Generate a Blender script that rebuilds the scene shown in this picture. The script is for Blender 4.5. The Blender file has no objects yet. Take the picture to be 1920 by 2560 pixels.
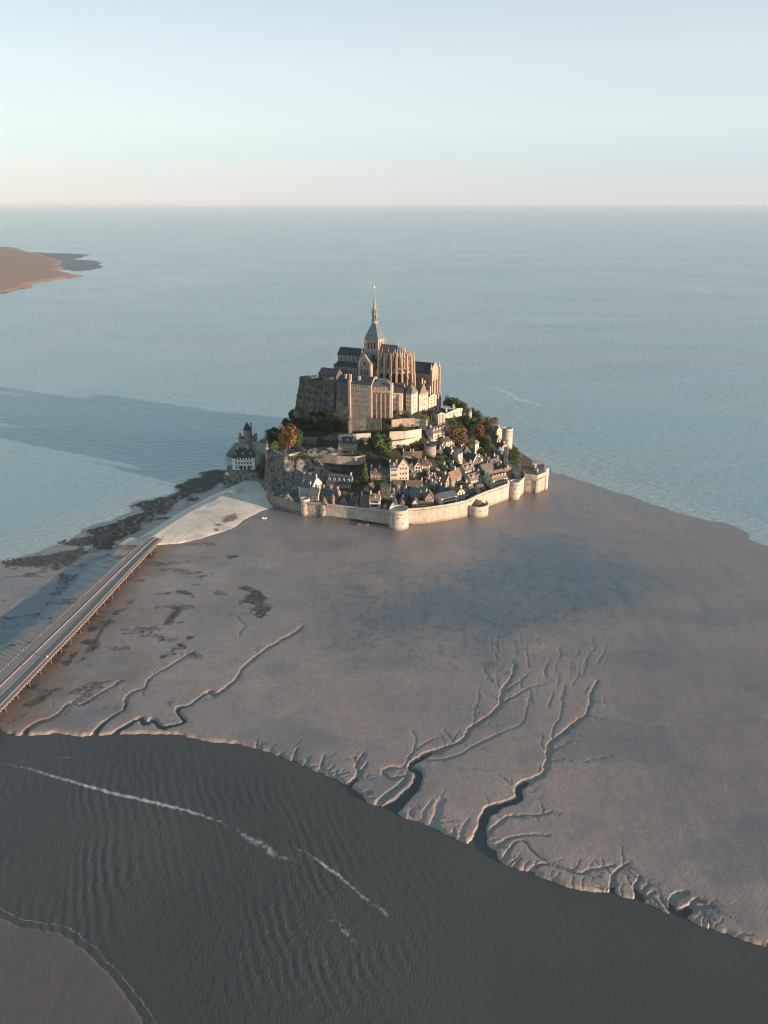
import bpy, math, random
import numpy as np
from mathutils import Vector, Matrix
random.seed(7)
S = bpy.context.scene
COL = S.collection
R = math.radians

# ------------------------------------------------------------------ camera
F, CAMH = 2000.0, 222.0
PITCH, ROLL = math.atan((1280 - 508) / 2000.0), R(0.21)
fwd = np.array([0, math.cos(PITCH), -math.sin(PITCH)])
_rt = np.array([1., 0, 0]); _up = np.array([0, math.sin(PITCH), math.cos(PITCH)])
_c, _s = math.cos(ROLL), math.sin(ROLL)
rt = _c * _rt - _s * _up
up = _s * _rt + _c * _up
cam_d = bpy.data.cameras.new('camera'); cam = bpy.data.objects.new('camera', cam_d); COL.objects.link(cam)
cam_d.sensor_fit = 'VERTICAL'; cam_d.sensor_height = 32.0; cam_d.lens = 32.0 * F / 2560
cam_d.clip_start = 1.0; cam_d.clip_end = 400000
cam.matrix_world = Matrix(((rt[0], up[0], -fwd[0], 0), (rt[1], up[1], -fwd[1], 0), (rt[2], up[2], -fwd[2], CAMH), (0, 0, 0, 1)))
S.camera = cam

# ------------------------------------------------------------------ sky, sun, exposure
SUN_EL = R(6.3)
SUNH = np.array([0.88, -0.475]); SUNH = SUNH / np.linalg.norm(SUNH)      # horizontal direction towards the sun
w = bpy.data.worlds.new('World'); S.world = w; w.use_nodes = True
nt = w.node_tree; nt.nodes.clear()
out = nt.nodes.new('ShaderNodeOutputWorld'); bg = nt.nodes.new('ShaderNodeBackground')
sky = nt.nodes.new('ShaderNodeTexSky'); sky.sky_type = 'NISHITA'; sky.sun_disc = False
sky.sun_elevation = SUN_EL
sky.sun_rotation = math.atan2(SUNH[0], SUNH[1])
sky.altitude = 200; sky.air_density = 1.0; sky.dust_density = 0.15; sky.ozone_density = 1.5
bg.inputs['Strength'].default_value = 0.05
# thin high haze: a pale veil over the clear sky, strongest near the horizon, its unseen upper part made teal to tint the shade, with a faint cloud bank low on the left
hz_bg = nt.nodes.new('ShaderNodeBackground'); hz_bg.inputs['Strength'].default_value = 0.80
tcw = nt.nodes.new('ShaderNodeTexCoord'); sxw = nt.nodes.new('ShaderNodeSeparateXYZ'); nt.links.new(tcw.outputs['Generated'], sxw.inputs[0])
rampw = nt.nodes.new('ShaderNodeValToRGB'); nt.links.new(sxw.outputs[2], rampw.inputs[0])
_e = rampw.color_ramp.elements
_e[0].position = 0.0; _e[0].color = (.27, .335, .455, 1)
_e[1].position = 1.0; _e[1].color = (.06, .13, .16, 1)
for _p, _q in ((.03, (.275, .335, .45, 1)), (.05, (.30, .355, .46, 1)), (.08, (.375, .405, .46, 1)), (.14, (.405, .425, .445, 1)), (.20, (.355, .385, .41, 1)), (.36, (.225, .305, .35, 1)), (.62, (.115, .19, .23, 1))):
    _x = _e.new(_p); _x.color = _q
mpw = nt.nodes.new('ShaderNodeMapping'); mpw.inputs['Scale'].default_value = (9, 9, 42); nt.links.new(tcw.outputs['Generated'], mpw.inputs[0])
nzw = nt.nodes.new('ShaderNodeTexNoise'); nzw.inputs['Scale'].default_value = 1.0; nzw.inputs['Detail'].default_value = 7; nzw.inputs['Roughness'].default_value = .6; nt.links.new(mpw.outputs[0], nzw.inputs['Vector'])
bandw = nt.nodes.new('ShaderNodeValToRGB'); nt.links.new(sxw.outputs[2], bandw.inputs[0]); _b = bandw.color_ramp.elements
_b[0].position = .026; _b[0].color = (0, 0, 0, 1); _b[1].position = .052; _b[1].color = (0, 0, 0, 1); _x = _b.new(.036); _x.color = (1, 1, 1, 1)
sidew = nt.nodes.new('ShaderNodeMapRange'); sidew.inputs[1].default_value = .2; sidew.inputs[2].default_value = -.45; sidew.inputs[3].default_value = 0; sidew.inputs[4].default_value = 1; nt.links.new(sxw.outputs[0], sidew.inputs[0])
cnw = nt.nodes.new('ShaderNodeMapRange'); cnw.inputs[1].default_value = .42; cnw.inputs[2].default_value = .60; nt.links.new(nzw.outputs['Fac'], cnw.inputs[0])
m1w = nt.nodes.new('ShaderNodeMath'); m1w.operation = 'MULTIPLY'; nt.links.new(bandw.outputs[0], m1w.inputs[0]); nt.links.new(sidew.outputs[0], m1w.inputs[1])
m2w = nt.nodes.new('ShaderNodeMath'); m2w.operation = 'MULTIPLY'; nt.links.new(m1w.outputs[0], m2w.inputs[0]); nt.links.new(cnw.outputs[0], m2w.inputs[1])
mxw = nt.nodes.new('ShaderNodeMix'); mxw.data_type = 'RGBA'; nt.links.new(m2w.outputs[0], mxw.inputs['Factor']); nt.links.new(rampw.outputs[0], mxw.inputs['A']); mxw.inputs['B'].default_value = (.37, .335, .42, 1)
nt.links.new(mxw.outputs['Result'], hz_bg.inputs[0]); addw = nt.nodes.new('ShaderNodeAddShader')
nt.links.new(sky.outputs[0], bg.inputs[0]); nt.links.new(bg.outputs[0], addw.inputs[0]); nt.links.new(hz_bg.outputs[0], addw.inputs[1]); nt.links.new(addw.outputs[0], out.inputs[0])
sd = bpy.data.lights.new('sun', 'SUN'); sd.energy = 5.0; sd.angle = R(0.5); sd.color = (1.0, 0.74, 0.54)
so = bpy.data.objects.new('sun', sd); COL.objects.link(so)
_sv = Vector((SUNH[0] * math.cos(SUN_EL), SUNH[1] * math.cos(SUN_EL), math.sin(SUN_EL)))
so.rotation_euler = _sv.to_track_quat('Z', 'Y').to_euler(); so.location = (300, -100, 400)
S.view_settings.view_transform = 'Standard'; S.view_settings.look = 'None'
S.view_settings.exposure = 0.8; S.view_settings.gamma = 1.0
S.render.engine = 'CYCLES'
S.cycles.max_bounces = 5; S.cycles.use_denoising = True; S.cycles.filter_width = 1.15

# ------------------------------------------------------------------ geometry helpers
# The photograph was measured in several enlargements: (left, top, scale) of each, in photograph pixels.
CR = dict(A=(560, 680, .50633), B=(720, 700, .24111), L=(560, 1020, .18083), M=(800, 1020, .18083), R=(1060, 1000, .19891),
          T=(840, 700, .09644), E=(900, 840, .13261), G=(0, 0, 1.15733), K=(0, 1180, .42194), S=(640, 1500, .77155),
          W=(0, 1800, .60277), Q=(0, 1320, .25316), U=(1000, 480, .55455), V=(0, 380, .60277), N=(0, 0, 1.0), F=(700, 1300, .73538))
def C(c, x, y):
    a = CR[c]; return a[0] + x * a[2], a[1] + y * a[2]
def ray(px, py): return fwd * F + rt * (px - 960) - up * (py - 1280)
def P(px, py, z=0.0):
    d = ray(px, py); t = (z - CAMH) / d[2]
    return np.array([d[0] * t, d[1] * t, z])
def CP(c, x, y, z=0.0): return P(*C(c, x, y), z)
def proj(p):
    v = np.array(p, float) - np.array([0, 0, CAMH]); dd = v @ fwd
    return 960 + F * (v @ rt) / dd, 1280 - F * (v @ up) / dd
def zat(p, py):                      # height at which the vertical line through p passes image row py
    lo, hi = -60.0, 221.0
    for _ in range(40):
        m = (lo + hi) / 2
        if proj((p[0], p[1], m))[1] > py: lo = m
        else: hi = m
    return lo

# value noise in numpy
_rng = np.random.RandomState(3); _lat = _rng.rand(256, 256)
def vnoise(x, y):
    xi = np.floor(x).astype(int); yi = np.floor(y).astype(int); fx = x - xi; fy = y - yi
    fx = fx * fx * (3 - 2 * fx); fy = fy * fy * (3 - 2 * fy)
    a = _lat[xi & 255, yi & 255]; b = _lat[(xi + 1) & 255, yi & 255]; c = _lat[xi & 255, (yi + 1) & 255]; d = _lat[(xi + 1) & 255, (yi + 1) & 255]
    return (a + (b - a) * fx) * (1 - fy) + (c + (d - c) * fx) * fy
def fbm(x, y, oct=4, lac=2.03, g=0.5):
    x = np.asarray(x, float); y = np.asarray(y, float); s = 0; a = 1; t = 0
    for i in range(oct):
        s = s + a * vnoise(x + 17.3 * i, y + 9.1 * i); t += a; a *= g; x = x * lac; y = y * lac
    return s / t
def sstep(a, b, x):
    t = np.clip((x - a) / (b - a), 0, 1); return t * t * (3 - 2 * t)
def poly_dist(X, Y, pts):            # distance to a polyline, signed side (+ left of travel), position along it 0..1
    pts = np.asarray(pts, float)[:, :2]; best = np.full(X.shape, 1e18); side = np.zeros(X.shape); par = np.zeros(X.shape)
    n = len(pts) - 1
    for i in range(n):
        a, b = pts[i], pts[i + 1]; d = b - a; L2 = d @ d + 1e-9
        t = np.clip(((X - a[0]) * d[0] + (Y - a[1]) * d[1]) / L2, 0, 1)
        ex = X - a[0] - t * d[0]; ey = Y - a[1] - t * d[1]; q = ex * ex + ey * ey
        m = q < best; best = np.where(m, q, best)
        side = np.where(m, np.sign(d[0] * (Y - a[1]) - d[1] * (X - a[0])), side); par = np.where(m, (i + t) / n, par)
    return np.sqrt(best), side, par
def smooth(pts, n=6):                # Catmull-Rom through points
    p = [np.array(q[:2], float) for q in pts]; p = [2 * p[0] - p[1]] + p + [2 * p[-1] - p[-2]]; o = []
    for i in range(1, len(p) - 2):
        for k in range(n):
            t = k / n
            o.append(.5 * ((2 * p[i]) + (-p[i - 1] + p[i + 1]) * t + (2 * p[i - 1] - 5 * p[i] + 4 * p[i + 1] - p[i + 2]) * t * t + (-p[i - 1] + 3 * p[i] - 3 * p[i + 1] + p[i + 2]) * t ** 3))
    o.append(p[-2]); return np.array(o)
def inside(X, Y, poly):
    r = np.zeros(X.shape, bool); n = len(poly)
    for i in range(n):
        x0, y0 = poly[i][:2]; x1, y1 = poly[(i + 1) % n][:2]
        if y0 == y1: continue
        r ^= ((y0 > Y) != (y1 > Y)) & (X < (x1 - x0) * (Y - y0) / (y1 - y0) + x0)
    return r

# ------------------------------------------------------------------ object helpers
def tag(o, label=None, cat=None, group=None, kind=None):
    if label: o['label'] = label
    if cat: o['category'] = cat
    if group: o['group'] = group
    if kind: o['kind'] = kind
    return o
def empty(name, loc, rz=0.0, label=None, cat=None, group=None):
    o = bpy.data.objects.new(name, None); COL.objects.link(o); o.location = loc; o.rotation_euler = (0, 0, rz)
    o.empty_display_size = 1
    return tag(o, label, cat, group)
def add(name, mesh, parent=None, loc=None, rz=0.0):
    o = bpy.data.objects.new(name, mesh); COL.objects.link(o)
    if parent is not None: o.parent = parent
    if loc is not None: o.location = loc
    if rz: o.rotation_euler = (0, 0, rz)
    return o
class MB:
    def __init__(s): s.v = []; s.f = []; s.m = []; s.cur = 0
    def poly(s, pts, m=None):
        n = len(s.v); s.v += [tuple(float(c) for c in p) for p in pts]; s.f.append(tuple(range(n, n + len(pts)))); s.m.append(s.cur if m is None else m)
    def solid(s, pts, faces, m=None):
        n = len(s.v); s.v += [tuple(float(c) for c in p) for p in pts]
        for f in faces: s.f.append(tuple(n + i for i in f)); s.m.append(s.cur if m is None else m)
    def box(s, x0, y0, z0, x1, y1, z1, m=None):
        s.solid([(x0, y0, z0), (x1, y0, z0), (x1, y1, z0), (x0, y1, z0), (x0, y0, z1), (x1, y0, z1), (x1, y1, z1), (x0, y1, z1)],
                [(3, 2, 1, 0), (4, 5, 6, 7), (0, 1, 5, 4), (1, 2, 6, 5), (2, 3, 7, 6), (3, 0, 4, 7)], m)
    def obox(s, c, ax, hl, hw, z0, z1, m=None):       # box oriented along horizontal unit vector ax
        ax = np.array(ax[:2]); bx = np.array([-ax[1], ax[0]]); c = np.array(c[:2]); P4 = [c - ax * hl - bx * hw, c + ax * hl - bx * hw, c + ax * hl + bx * hw, c - ax * hl + bx * hw]
        s.solid([(*p, z0) for p in P4] + [(*p, z1) for p in P4], [(3, 2, 1, 0), (4, 5, 6, 7), (0, 1, 5, 4), (1, 2, 6, 5), (2, 3, 7, 6), (3, 0, 4, 7)], m)
    def frustum(s, c, n, r0, r1, z0, z1, m=None, a0=0.0, cap=True, sx=1, sy=1):
        A = [(c[0] + sx * r0 * math.cos(a0 + 2 * math.pi * i / n), c[1] + sy * r0 * math.sin(a0 + 2 * math.pi * i / n), z0) for i in range(n)]
        if r1 < 1e-4:
            s.solid(A + [(c[0], c[1], z1)], [(i, (i + 1) % n, n) for i in range(n)] + ([tuple(range(n - 1, -1, -1))] if cap else []), m)
        else:
            B = [(c[0] + sx * r1 * math.cos(a0 + 2 * math.pi * i / n), c[1] + sy * r1 * math.sin(a0 + 2 * math.pi * i / n), z1) for i in range(n)]
            s.solid(A + B, [(i, (i + 1) % n, n + (i + 1) % n, n + i) for i in range(n)] + ([tuple(range(n - 1, -1, -1)), tuple(range(n, 2 * n))] if cap else []), m)
    def beam(s, a, b, w_, m=None):                    # square bar between two points
        a = np.array(a, float); b = np.array(b, float); d = b - a; d /= np.linalg.norm(d) + 1e-9
        u = np.cross(d, [0, 0, 1.]); u = np.array([1., 0, 0]) if np.linalg.norm(u) < 1e-3 else u / np.linalg.norm(u); v = np.cross(u, d); h = w_ / 2
        q = [(-h, -h), (h, -h), (h, h), (-h, h)]
        s.solid([a + u * i + v * j for i, j in q] + [b + u * i + v * j for i, j in q], [(3, 2, 1, 0), (4, 5, 6, 7), (0, 1, 5, 4), (1, 2, 6, 5), (2, 3, 7, 6), (3, 0, 4, 7)], m)
    def mesh(s, name, mats):
        me = bpy.data.meshes.new(name); me.from_pydata(s.v, [], s.f)
        for m in (mats if isinstance(mats, (list, tuple)) else [mats]): me.materials.append(m)
        me.polygons.foreach_set('material_index', s.m); me.update(); return me
    def build(s, name, mats, parent=None, loc=None, rz=0.0): return add(name, s.mesh(name, mats), parent, loc, rz)
def grid_mesh(name, X, Y, Z, mat, attrs=None, keep=None, sm=True):
    nr, nc = X.shape; co = np.stack([X, Y, Z], -1).reshape(-1, 3).astype(np.float32)
    idx = np.arange(nr * nc).reshape(nr, nc)
    q = np.stack([idx[:-1, :-1], idx[:-1, 1:], idx[1:, 1:], idx[1:, :-1]], -1).reshape(-1, 4)
    if keep is not None:
        k = keep.reshape(-1); q = q[k[q].all(1)]
        used = np.zeros(nr * nc, bool); used[q.reshape(-1)] = True; re = np.cumsum(used) - 1; q = re[q]; co = co[used]
    else: used = np.ones(nr * nc, bool)
    e1 = co[q[0, 1]] - co[q[0, 0]]; e2 = co[q[0, 3]] - co[q[0, 0]]
    if e1[0] * e2[1] - e1[1] * e2[0] < 0: q = q[:, ::-1]
    me = bpy.data.meshes.new(name); me.vertices.add(len(co)); me.vertices.foreach_set('co', co.reshape(-1))
    me.loops.add(q.size); me.loops.foreach_set('vertex_index', q.reshape(-1).astype(np.int32))
    me.polygons.add(len(q)); me.polygons.foreach_set('loop_start', np.arange(0, q.size, 4, dtype=np.int32))
    me.polygons.foreach_set('use_smooth', np.full(len(q), sm)); me.update(calc_edges=True); me.materials.append(mat)
    for n, a in (attrs or {}).items():
        at = me.attributes.new(n, 'FLOAT', 'POINT'); at.data.foreach_set('value', np.asarray(a, np.float32).reshape(-1)[used])
    me.validate(); return me

# ------------------------------------------------------------------ materials
def mat(name, rgb, rough=0.85, noise=0.25, nscale=0.6, bump=0.0, bscale=1.5, rgb2=None, rand=0.0, metal=0.0, spec=0.3, brick=None, coords='Object', streak=0.0):
    m = bpy.data.materials.new(name); m.use_nodes = True; t = m.node_tree; b = t.nodes['Principled BSDF']; N = t.nodes.new; Lk = t.links.new
    b.inputs['Roughness'].default_value = rough; b.inputs['Metallic'].default_value = metal; b.inputs['Specular IOR Level'].default_value = spec
    tc = N('ShaderNodeTexCoord'); co = tc.outputs[coords]
    nz = N('ShaderNodeTexNoise'); nz.inputs['Scale'].default_value = nscale; nz.inputs['Detail'].default_value = 6; nz.inputs['Roughness'].default_value = 0.65; Lk(co, nz.inputs['Vector'])
    mx = N('ShaderNodeMix'); mx.data_type = 'RGBA'
    c2 = rgb2 if rgb2 else tuple(c * (1 - noise) for c in rgb); c1 = rgb if rgb2 else tuple(min(1, c * (1 + noise)) for c in rgb)
    mx.inputs['A'].default_value = (*c1, 1); mx.inputs['B'].default_value = (*c2, 1)
    rp = N('ShaderNodeMapRange'); rp.inputs['From Min'].default_value = 0.35; rp.inputs['From Max'].default_value = 0.65; Lk(nz.outputs['Fac'], rp.inputs['Value']); Lk(rp.outputs[0], mx.inputs['Factor'])
    col = mx.outputs['Result']
    if brick:
        br = N('ShaderNodeTexBrick'); br.inputs['Scale'].default_value = 1.0; br.inputs['Brick Width'].default_value = brick[0]; br.inputs['Row Height'].default_value = brick[1]
        br.inputs['Mortar Size'].default_value = brick[2]; br.inputs['Color1'].default_value = (1.1, 1.1, 1.1, 1); br.inputs['Color2'].default_value = (.8, .8, .8, 1); br.inputs['Mortar'].default_value = (.55, .55, .55, 1)
        sx = N('ShaderNodeSeparateXYZ'); Lk(co, sx.inputs[0]); ad = N('ShaderNodeMath'); ad.operation = 'ADD'; Lk(sx.outputs[0], ad.inputs[0]); Lk(sx.outputs[1], ad.inputs[1])
        cb = N('ShaderNodeCombineXYZ'); Lk(ad.outputs[0], cb.inputs[0]); Lk(sx.outputs[2], cb.inputs[1]); Lk(cb.outputs[0], br.inputs['Vector'])
        mu = N('ShaderNodeMix'); mu.data_type = 'RGBA'; mu.blend_type = 'MULTIPLY'; mu.inputs['Factor'].default_value = 0.8; Lk(col, mu.inputs['A']); Lk(br.outputs[0], mu.inputs['B']); col = mu.outputs['Result']
    if streak:                                     # weather streaks running down the stone and a damp, weedy foot
        ms = N('ShaderNodeMapping'); ms.inputs['Scale'].default_value = (.9, .9, .07); Lk(co, ms.inputs[0]); ns = N('ShaderNodeTexNoise'); ns.inputs['Scale'].default_value = 1.0; ns.inputs['Detail'].default_value = 6; ns.inputs['Roughness'].default_value = .7; Lk(ms.outputs[0], ns.inputs['Vector'])
        r_ = N('ShaderNodeMapRange'); r_.inputs[1].default_value = .50; r_.inputs[2].default_value = .68; r_.inputs[4].default_value = streak; Lk(ns.outputs['Fac'], r_.inputs[0])
        m3_ = N('ShaderNodeMix'); m3_.data_type = 'RGBA'; m3_.blend_type = 'MULTIPLY'; Lk(r_.outputs[0], m3_.inputs['Factor']); Lk(col, m3_.inputs['A']); m3_.inputs['B'].default_value = (.50, .46, .42, 1); col = m3_.outputs['Result']
        gz_ = N('ShaderNodeNewGeometry'); sz_ = N('ShaderNodeSeparateXYZ'); Lk(gz_.outputs['Position'], sz_.inputs[0]); ad_ = N('ShaderNodeMath'); ad_.operation = 'MULTIPLY_ADD'; Lk(nz.outputs['Fac'], ad_.inputs[0]); ad_.inputs[1].default_value = 3.5; Lk(sz_.outputs[2], ad_.inputs[2])
        r2 = N('ShaderNodeMapRange'); r2.inputs[1].default_value = 5.4; r2.inputs[2].default_value = 3.8; r2.inputs[4].default_value = .75; Lk(ad_.outputs[0], r2.inputs[0])
        m4_ = N('ShaderNodeMix'); m4_.data_type = 'RGBA'; m4_.blend_type = 'MULTIPLY'; Lk(r2.outputs[0], m4_.inputs['Factor']); Lk(col, m4_.inputs['A']); m4_.inputs['B'].default_value = (.52, .47, .36, 1); col = m4_.outputs['Result']
    if rand:
        oi = N('ShaderNodeObjectInfo'); rr = N('ShaderNodeMapRange'); rr.inputs['To Min'].default_value = 1 - rand; rr.inputs['To Max'].default_value = 1 + rand; Lk(oi.outputs['Random'], rr.inputs['Value'])
        h = N('ShaderNodeHueSaturation'); Lk(rr.outputs[0], h.inputs['Value']); Lk(col, h.inputs['Color']); col = h.outputs[0]
    Lk(col, b.inputs['Base Color'])
    if bump:
        n2 = N('ShaderNodeTexNoise'); n2.inputs['Scale'].default_value = bscale; n2.inputs['Detail'].default_value = 5; Lk(co, n2.inputs['Vector'])
        bp = N('ShaderNodeBump'); bp.inputs['Strength'].default_value = 1.0; bp.inputs['Distance'].default_value = bump; Lk(n2.outputs['Fac'], bp.inputs['Height']); Lk(bp.outputs[0], b.inputs['Normal'])
    return m
M = {}
M['granite'] = mat('granite', (.45, .375, .30), noise=.3, nscale=.25, bump=.25, bscale=1.2, rgb2=(.30, .255, .21), rand=.06, brick=(1.6, .7, .06), streak=.6)
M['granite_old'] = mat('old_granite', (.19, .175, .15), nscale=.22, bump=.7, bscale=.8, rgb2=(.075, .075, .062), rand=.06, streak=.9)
M['granite_pink'] = mat('pink_granite', (.52, .39, .30), nscale=.3, bump=.2, bscale=1.2, rgb2=(.38, .28, .215), brick=(1.6, .7, .05), streak=.6)
M['pale_stone'] = mat('pale_stone', (.60, .52, .43), nscale=.3, bump=.15, bscale=1.3, rgb2=(.46, .39, .32), rand=.08, streak=.55)
M['rampart'] = mat('rampart_stone', (.58, .50, .41), nscale=.12, bump=.25, bscale=.9, rgb2=(.44, .37, .30), brick=(2.2, .9, .05), streak=.6)
M['plaster'] = mat('cream_plaster', (.62, .55, .46), nscale=.5, noise=.1, rand=.08)
M['white'] = mat('white_plaster', (.74, .71, .66), nscale=.6, noise=.07, rand=.05)
M['spire'] = mat('weathered_spire_copper', (.35, .33, .27), rgb2=(.24, .25, .22), nscale=.3)
M['slate'] = mat('slate', (.095, .108, .122), rough=.6, nscale=.8, bump=.08, bscale=3, noise=.3, rand=.25, brick=(1.1, .45, .04))
M['dark_slate'] = mat('dark_slate', (.042, .058, .068), rough=.6, nscale=.5, bump=.06, bscale=3, noise=.25)
M['lead'] = mat('blue_lead', (.12, .15, .17), rough=.5, nscale=.4, noise=.25, spec=.5)
M['tile'] = mat('brown_tile', (.22, .145, .105), nscale=.7, bump=.08, bscale=3, rgb2=(.11, .08, .062), rand=.25, brick=(1.0, .4, .04))
M['tile_tan'] = mat('tan_tile', (.27, .185, .12), nscale=.7, bump=.08, bscale=3, rgb2=(.19, .13, .09), rand=.15, brick=(1.0, .4, .04))
M['shingle'] = mat('grey_shingle', (.20, .175, .15), nscale=.8, bump=.08, bscale=3, rgb2=(.14, .12, .105), rand=.15)
M['brick'] = mat('red_brick', (.36, .20, .15), nscale=.8, noise=.2, brick=(.8, .35, .05))
M['glass'] = mat('window_glass', (.02, .025, .03), rough=.12, noise=.1, spec=.6)
M['frame'] = mat('window_frame', (.45, .42, .37), noise=.1)
M['dark'] = mat('dark_opening', (.018, .018, .02), noise=.1)
M['wood'] = mat('dark_timber', (.10, .06, .04), noise=.2)
M['red'] = mat('red_paint', (.38, .07, .05), noise=.1)
M['white_paint'] = mat('white_paint', (.8, .79, .77), rough=.4, noise=.03)
M['gold'] = mat('gilding', (.95, .68, .30), rough=.3, noise=.03, metal=1.0)
M['bark'] = mat('bark', (.09, .065, .045), noise=.3)
M['grass'] = mat('grass_lawn', (.055, .085, .025), nscale=.4, rgb2=(.09, .095, .03), bump=.1)
M['person_dark'] = mat('dark_clothes', (.04, .04, .05)); M['skin'] = mat('skin', (.5, .33, .25))
def leafmat(name, a, b_):
    m = mat(name, a, rough=.7, nscale=1.3, rgb2=b_, rand=.18, spec=.2); return m
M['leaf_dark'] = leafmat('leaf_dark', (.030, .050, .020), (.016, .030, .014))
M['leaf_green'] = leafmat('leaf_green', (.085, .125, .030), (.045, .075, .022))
M['leaf_lime'] = leafmat('leaf_lime', (.17, .19, .045), (.10, .13, .035))
M['leaf_rust'] = leafmat('leaf_rust', (.24, .115, .04), (.13, .08, .03))
M['leaf_brown'] = leafmat('leaf_brown', (.16, .10, .045), (.09, .07, .035))
def nodes(m): return m.node_tree, m.node_tree.nodes.new, m.node_tree.links.new, m.node_tree.nodes['Principled BSDF']

# ------------------------------------------------------------------ terrain of the mount
PC = np.array([0.0, 712.0])
BND = np.array([(-109, 648), (-101, 632), (-94.7, 614), (-88, 591), (-63, 569.5), (-44, 562.5), (3.7, 548), (18, 549), (60, 568), (80, 588), (96, 606), (108, 622), (116, 645),
                (121, 695), (126, 725), (113, 770), (70, 805), (0, 815), (-70, 812), (-112, 785), (-125, 745), (-119, 710), (-114, 675)], float)
_bd = []
for i in range(len(BND)):
    a, b = BND[i], BND[(i + 1) % len(BND)]
    for k in range(12): _bd.append(a + (b - a) * k / 12)
_bd = np.array(_bd) - PC; _ba = np.arctan2(_bd[:, 1], _bd[:, 0]); _br = np.hypot(_bd[:, 0], _bd[:, 1]); _o = np.argsort(_ba); _ba = _ba[_o]; _br = _br[_o]
PT = [0, .10, .16, .22, .30, .38, .46, .56, .66, .76, .88, .97, 1.0, 1.04, 1.3]
PZ = [77, 77, 70, 57, 51, 46, 41, 34, 26.5, 18, 10, 7.5, 6, -2, -4]
TERR = []                                         # (polygon, height, softness)
def terr_h(X, Y, detail=True):
    X = np.asarray(X, float); Y = np.asarray(Y, float)
    dx = X - PC[0]; dy = Y - PC[1]; r = np.hypot(dx, dy); a = np.arctan2(dy, dx)
    t = r / np.interp(a, _ba, _br, period=2 * math.pi)
    z = np.interp(t, PT, PZ)
    lf = sstep(-20, -75, X) * sstep(1.02, .9, t)  # steeper flank on the left
    z = z + lf * sstep(640, 700, Y) * 9 * np.clip(1 - np.abs(t - .65) / .35, 0, 1)
    z = z + 11 * np.exp(-(((X - 82) / 24) ** 2 + ((Y - 726) / 26) ** 2))
    for poly, h, soft in TERR:
        d, _, _ = poly_dist(X, Y, list(poly) + [poly[0]]); ins = inside(X, Y, poly); sd_ = np.where(ins, d, -d)
        k = sstep(-soft, 0.3, sd_); z = z * (1 - k) + h * k
    return z
def cpts(*l): return [tuple(CP(*q)[:2]) for q in l]
TERR.append(([(-97, 634), (-92, 626.5), (-83, 621.5), (-70, 619), (-55, 618.5), (-41, 619), (-24, 621), (-22, 645), (-45, 655), (-80, 672), (-96, 664)], 33.5, 3.5))
TERR.append(([(-135, 640), (-106, 640), (-106, 660), (-135, 660)], 11.5, 1.5))
TERR.append(([(-146, 725), (-118, 722), (-116, 752), (-144, 752)], 5, 6))
def hz(x, y): return float(terr_h(np.array([x]), np.array([y]))[0])
def T(c, x, y):                                   # where the line of sight through a measured pixel meets the hill
    px, py = C(c, x, y); d = ray(px, py); d = d / np.linalg.norm(d); s = np.arange(520, 900, 0.5)
    X = d[0] * s; Y = d[1] * s; Z = CAMH + d[2] * s; g = terr_h(X, Y); k = np.nonzero(Z < g)[0]
    i = k[0] if len(k) else int(np.argmin(Z - g + 1000 * (g < 3)))
    return np.array([X[i], Y[i], g[i]])
gx, gy = np.meshgrid(np.arange(-165, 165, 1.1), np.arange(530, 860, 1.1))
hzg = terr_h(gx, gy)
_sl = np.hypot(*np.gradient(hzg, 1.1)); rocky = sstep(.75, 1.4, _sl)
west = sstep(-5, -60, gx)
cliffm = sstep(-30, -45, gx) * sstep(642, 628, gy) * sstep(1, 6, hzg)
nzv = (fbm(gx * .16, gy * .16 + hzg * .1, 5) - .5)
hzg = hzg + nzv * (1.2 + 9 * cliffm + 4.5 * rocky * west) * sstep(4, 9, hzg)
ox = (fbm(gx * .25 + 40, gy * .25 + hzg * .2, 4) - .5) * 7 * cliffm; oy = (fbm(gx * .25 + 90, gy * .25 + hzg * .2, 4) - .5) * 7 * cliffm
rockm = np.clip(cliffm + rocky * west * .8 + sstep(-108, -112, gx), 0, 1)
def hill_material():
    m = bpy.data.materials.new('hill_ground'); m.use_nodes = True; t, N, Lk, b = nodes(m)
    tc = N('ShaderNodeTexCoord'); n1 = N('ShaderNodeTexNoise'); n1.inputs['Scale'].default_value = .12; n1.inputs['Detail'].default_value = 8; Lk(tc.outputs['Object'], n1.inputs['Vector'])
    cr = N('ShaderNodeValToRGB'); Lk(n1.outputs['Fac'], cr.inputs[0]); e = cr.color_ramp.elements
    e[0].position = .35; e[0].color = (.014, .022, .010, 1); e[1].position = .72; e[1].color = (.085, .07, .045, 1); x = e.new(.52); x.color = (.030, .036, .016, 1)
    n2 = N('ShaderNodeTexNoise'); n2.inputs['Scale'].default_value = .35; n2.inputs['Detail'].default_value = 9; n2.inputs['Roughness'].default_value = .7; Lk(tc.outputs['Object'], n2.inputs['Vector'])
    c2 = N('ShaderNodeValToRGB'); Lk(n2.outputs['Fac'], c2.inputs[0]); e = c2.color_ramp.elements
    e[0].position = .38; e[0].color = (.05, .05, .04, 1); e[1].position = .62; e[1].color = (.30, .28, .25, 1)
    at = N('ShaderNodeAttribute'); at.attribute_name = 'rock'; mx = N('ShaderNodeMix'); mx.data_type = 'RGBA'
    Lk(at.outputs['Fac'], mx.inputs['Factor']); Lk(cr.outputs[0], mx.inputs['A']); Lk(c2.outputs[0], mx.inputs['B']); Lk(mx.outputs['Result'], b.inputs['Base Color'])
    b.inputs['Roughness'].default_value = .9
    bp = N('ShaderNodeBump'); bp.inputs['Distance'].default_value = .9; Lk(n2.outputs['Fac'], bp.inputs['Height']); Lk(bp.outputs[0], b.inputs['Normal']); return m
M['hill'] = hill_material()
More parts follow.
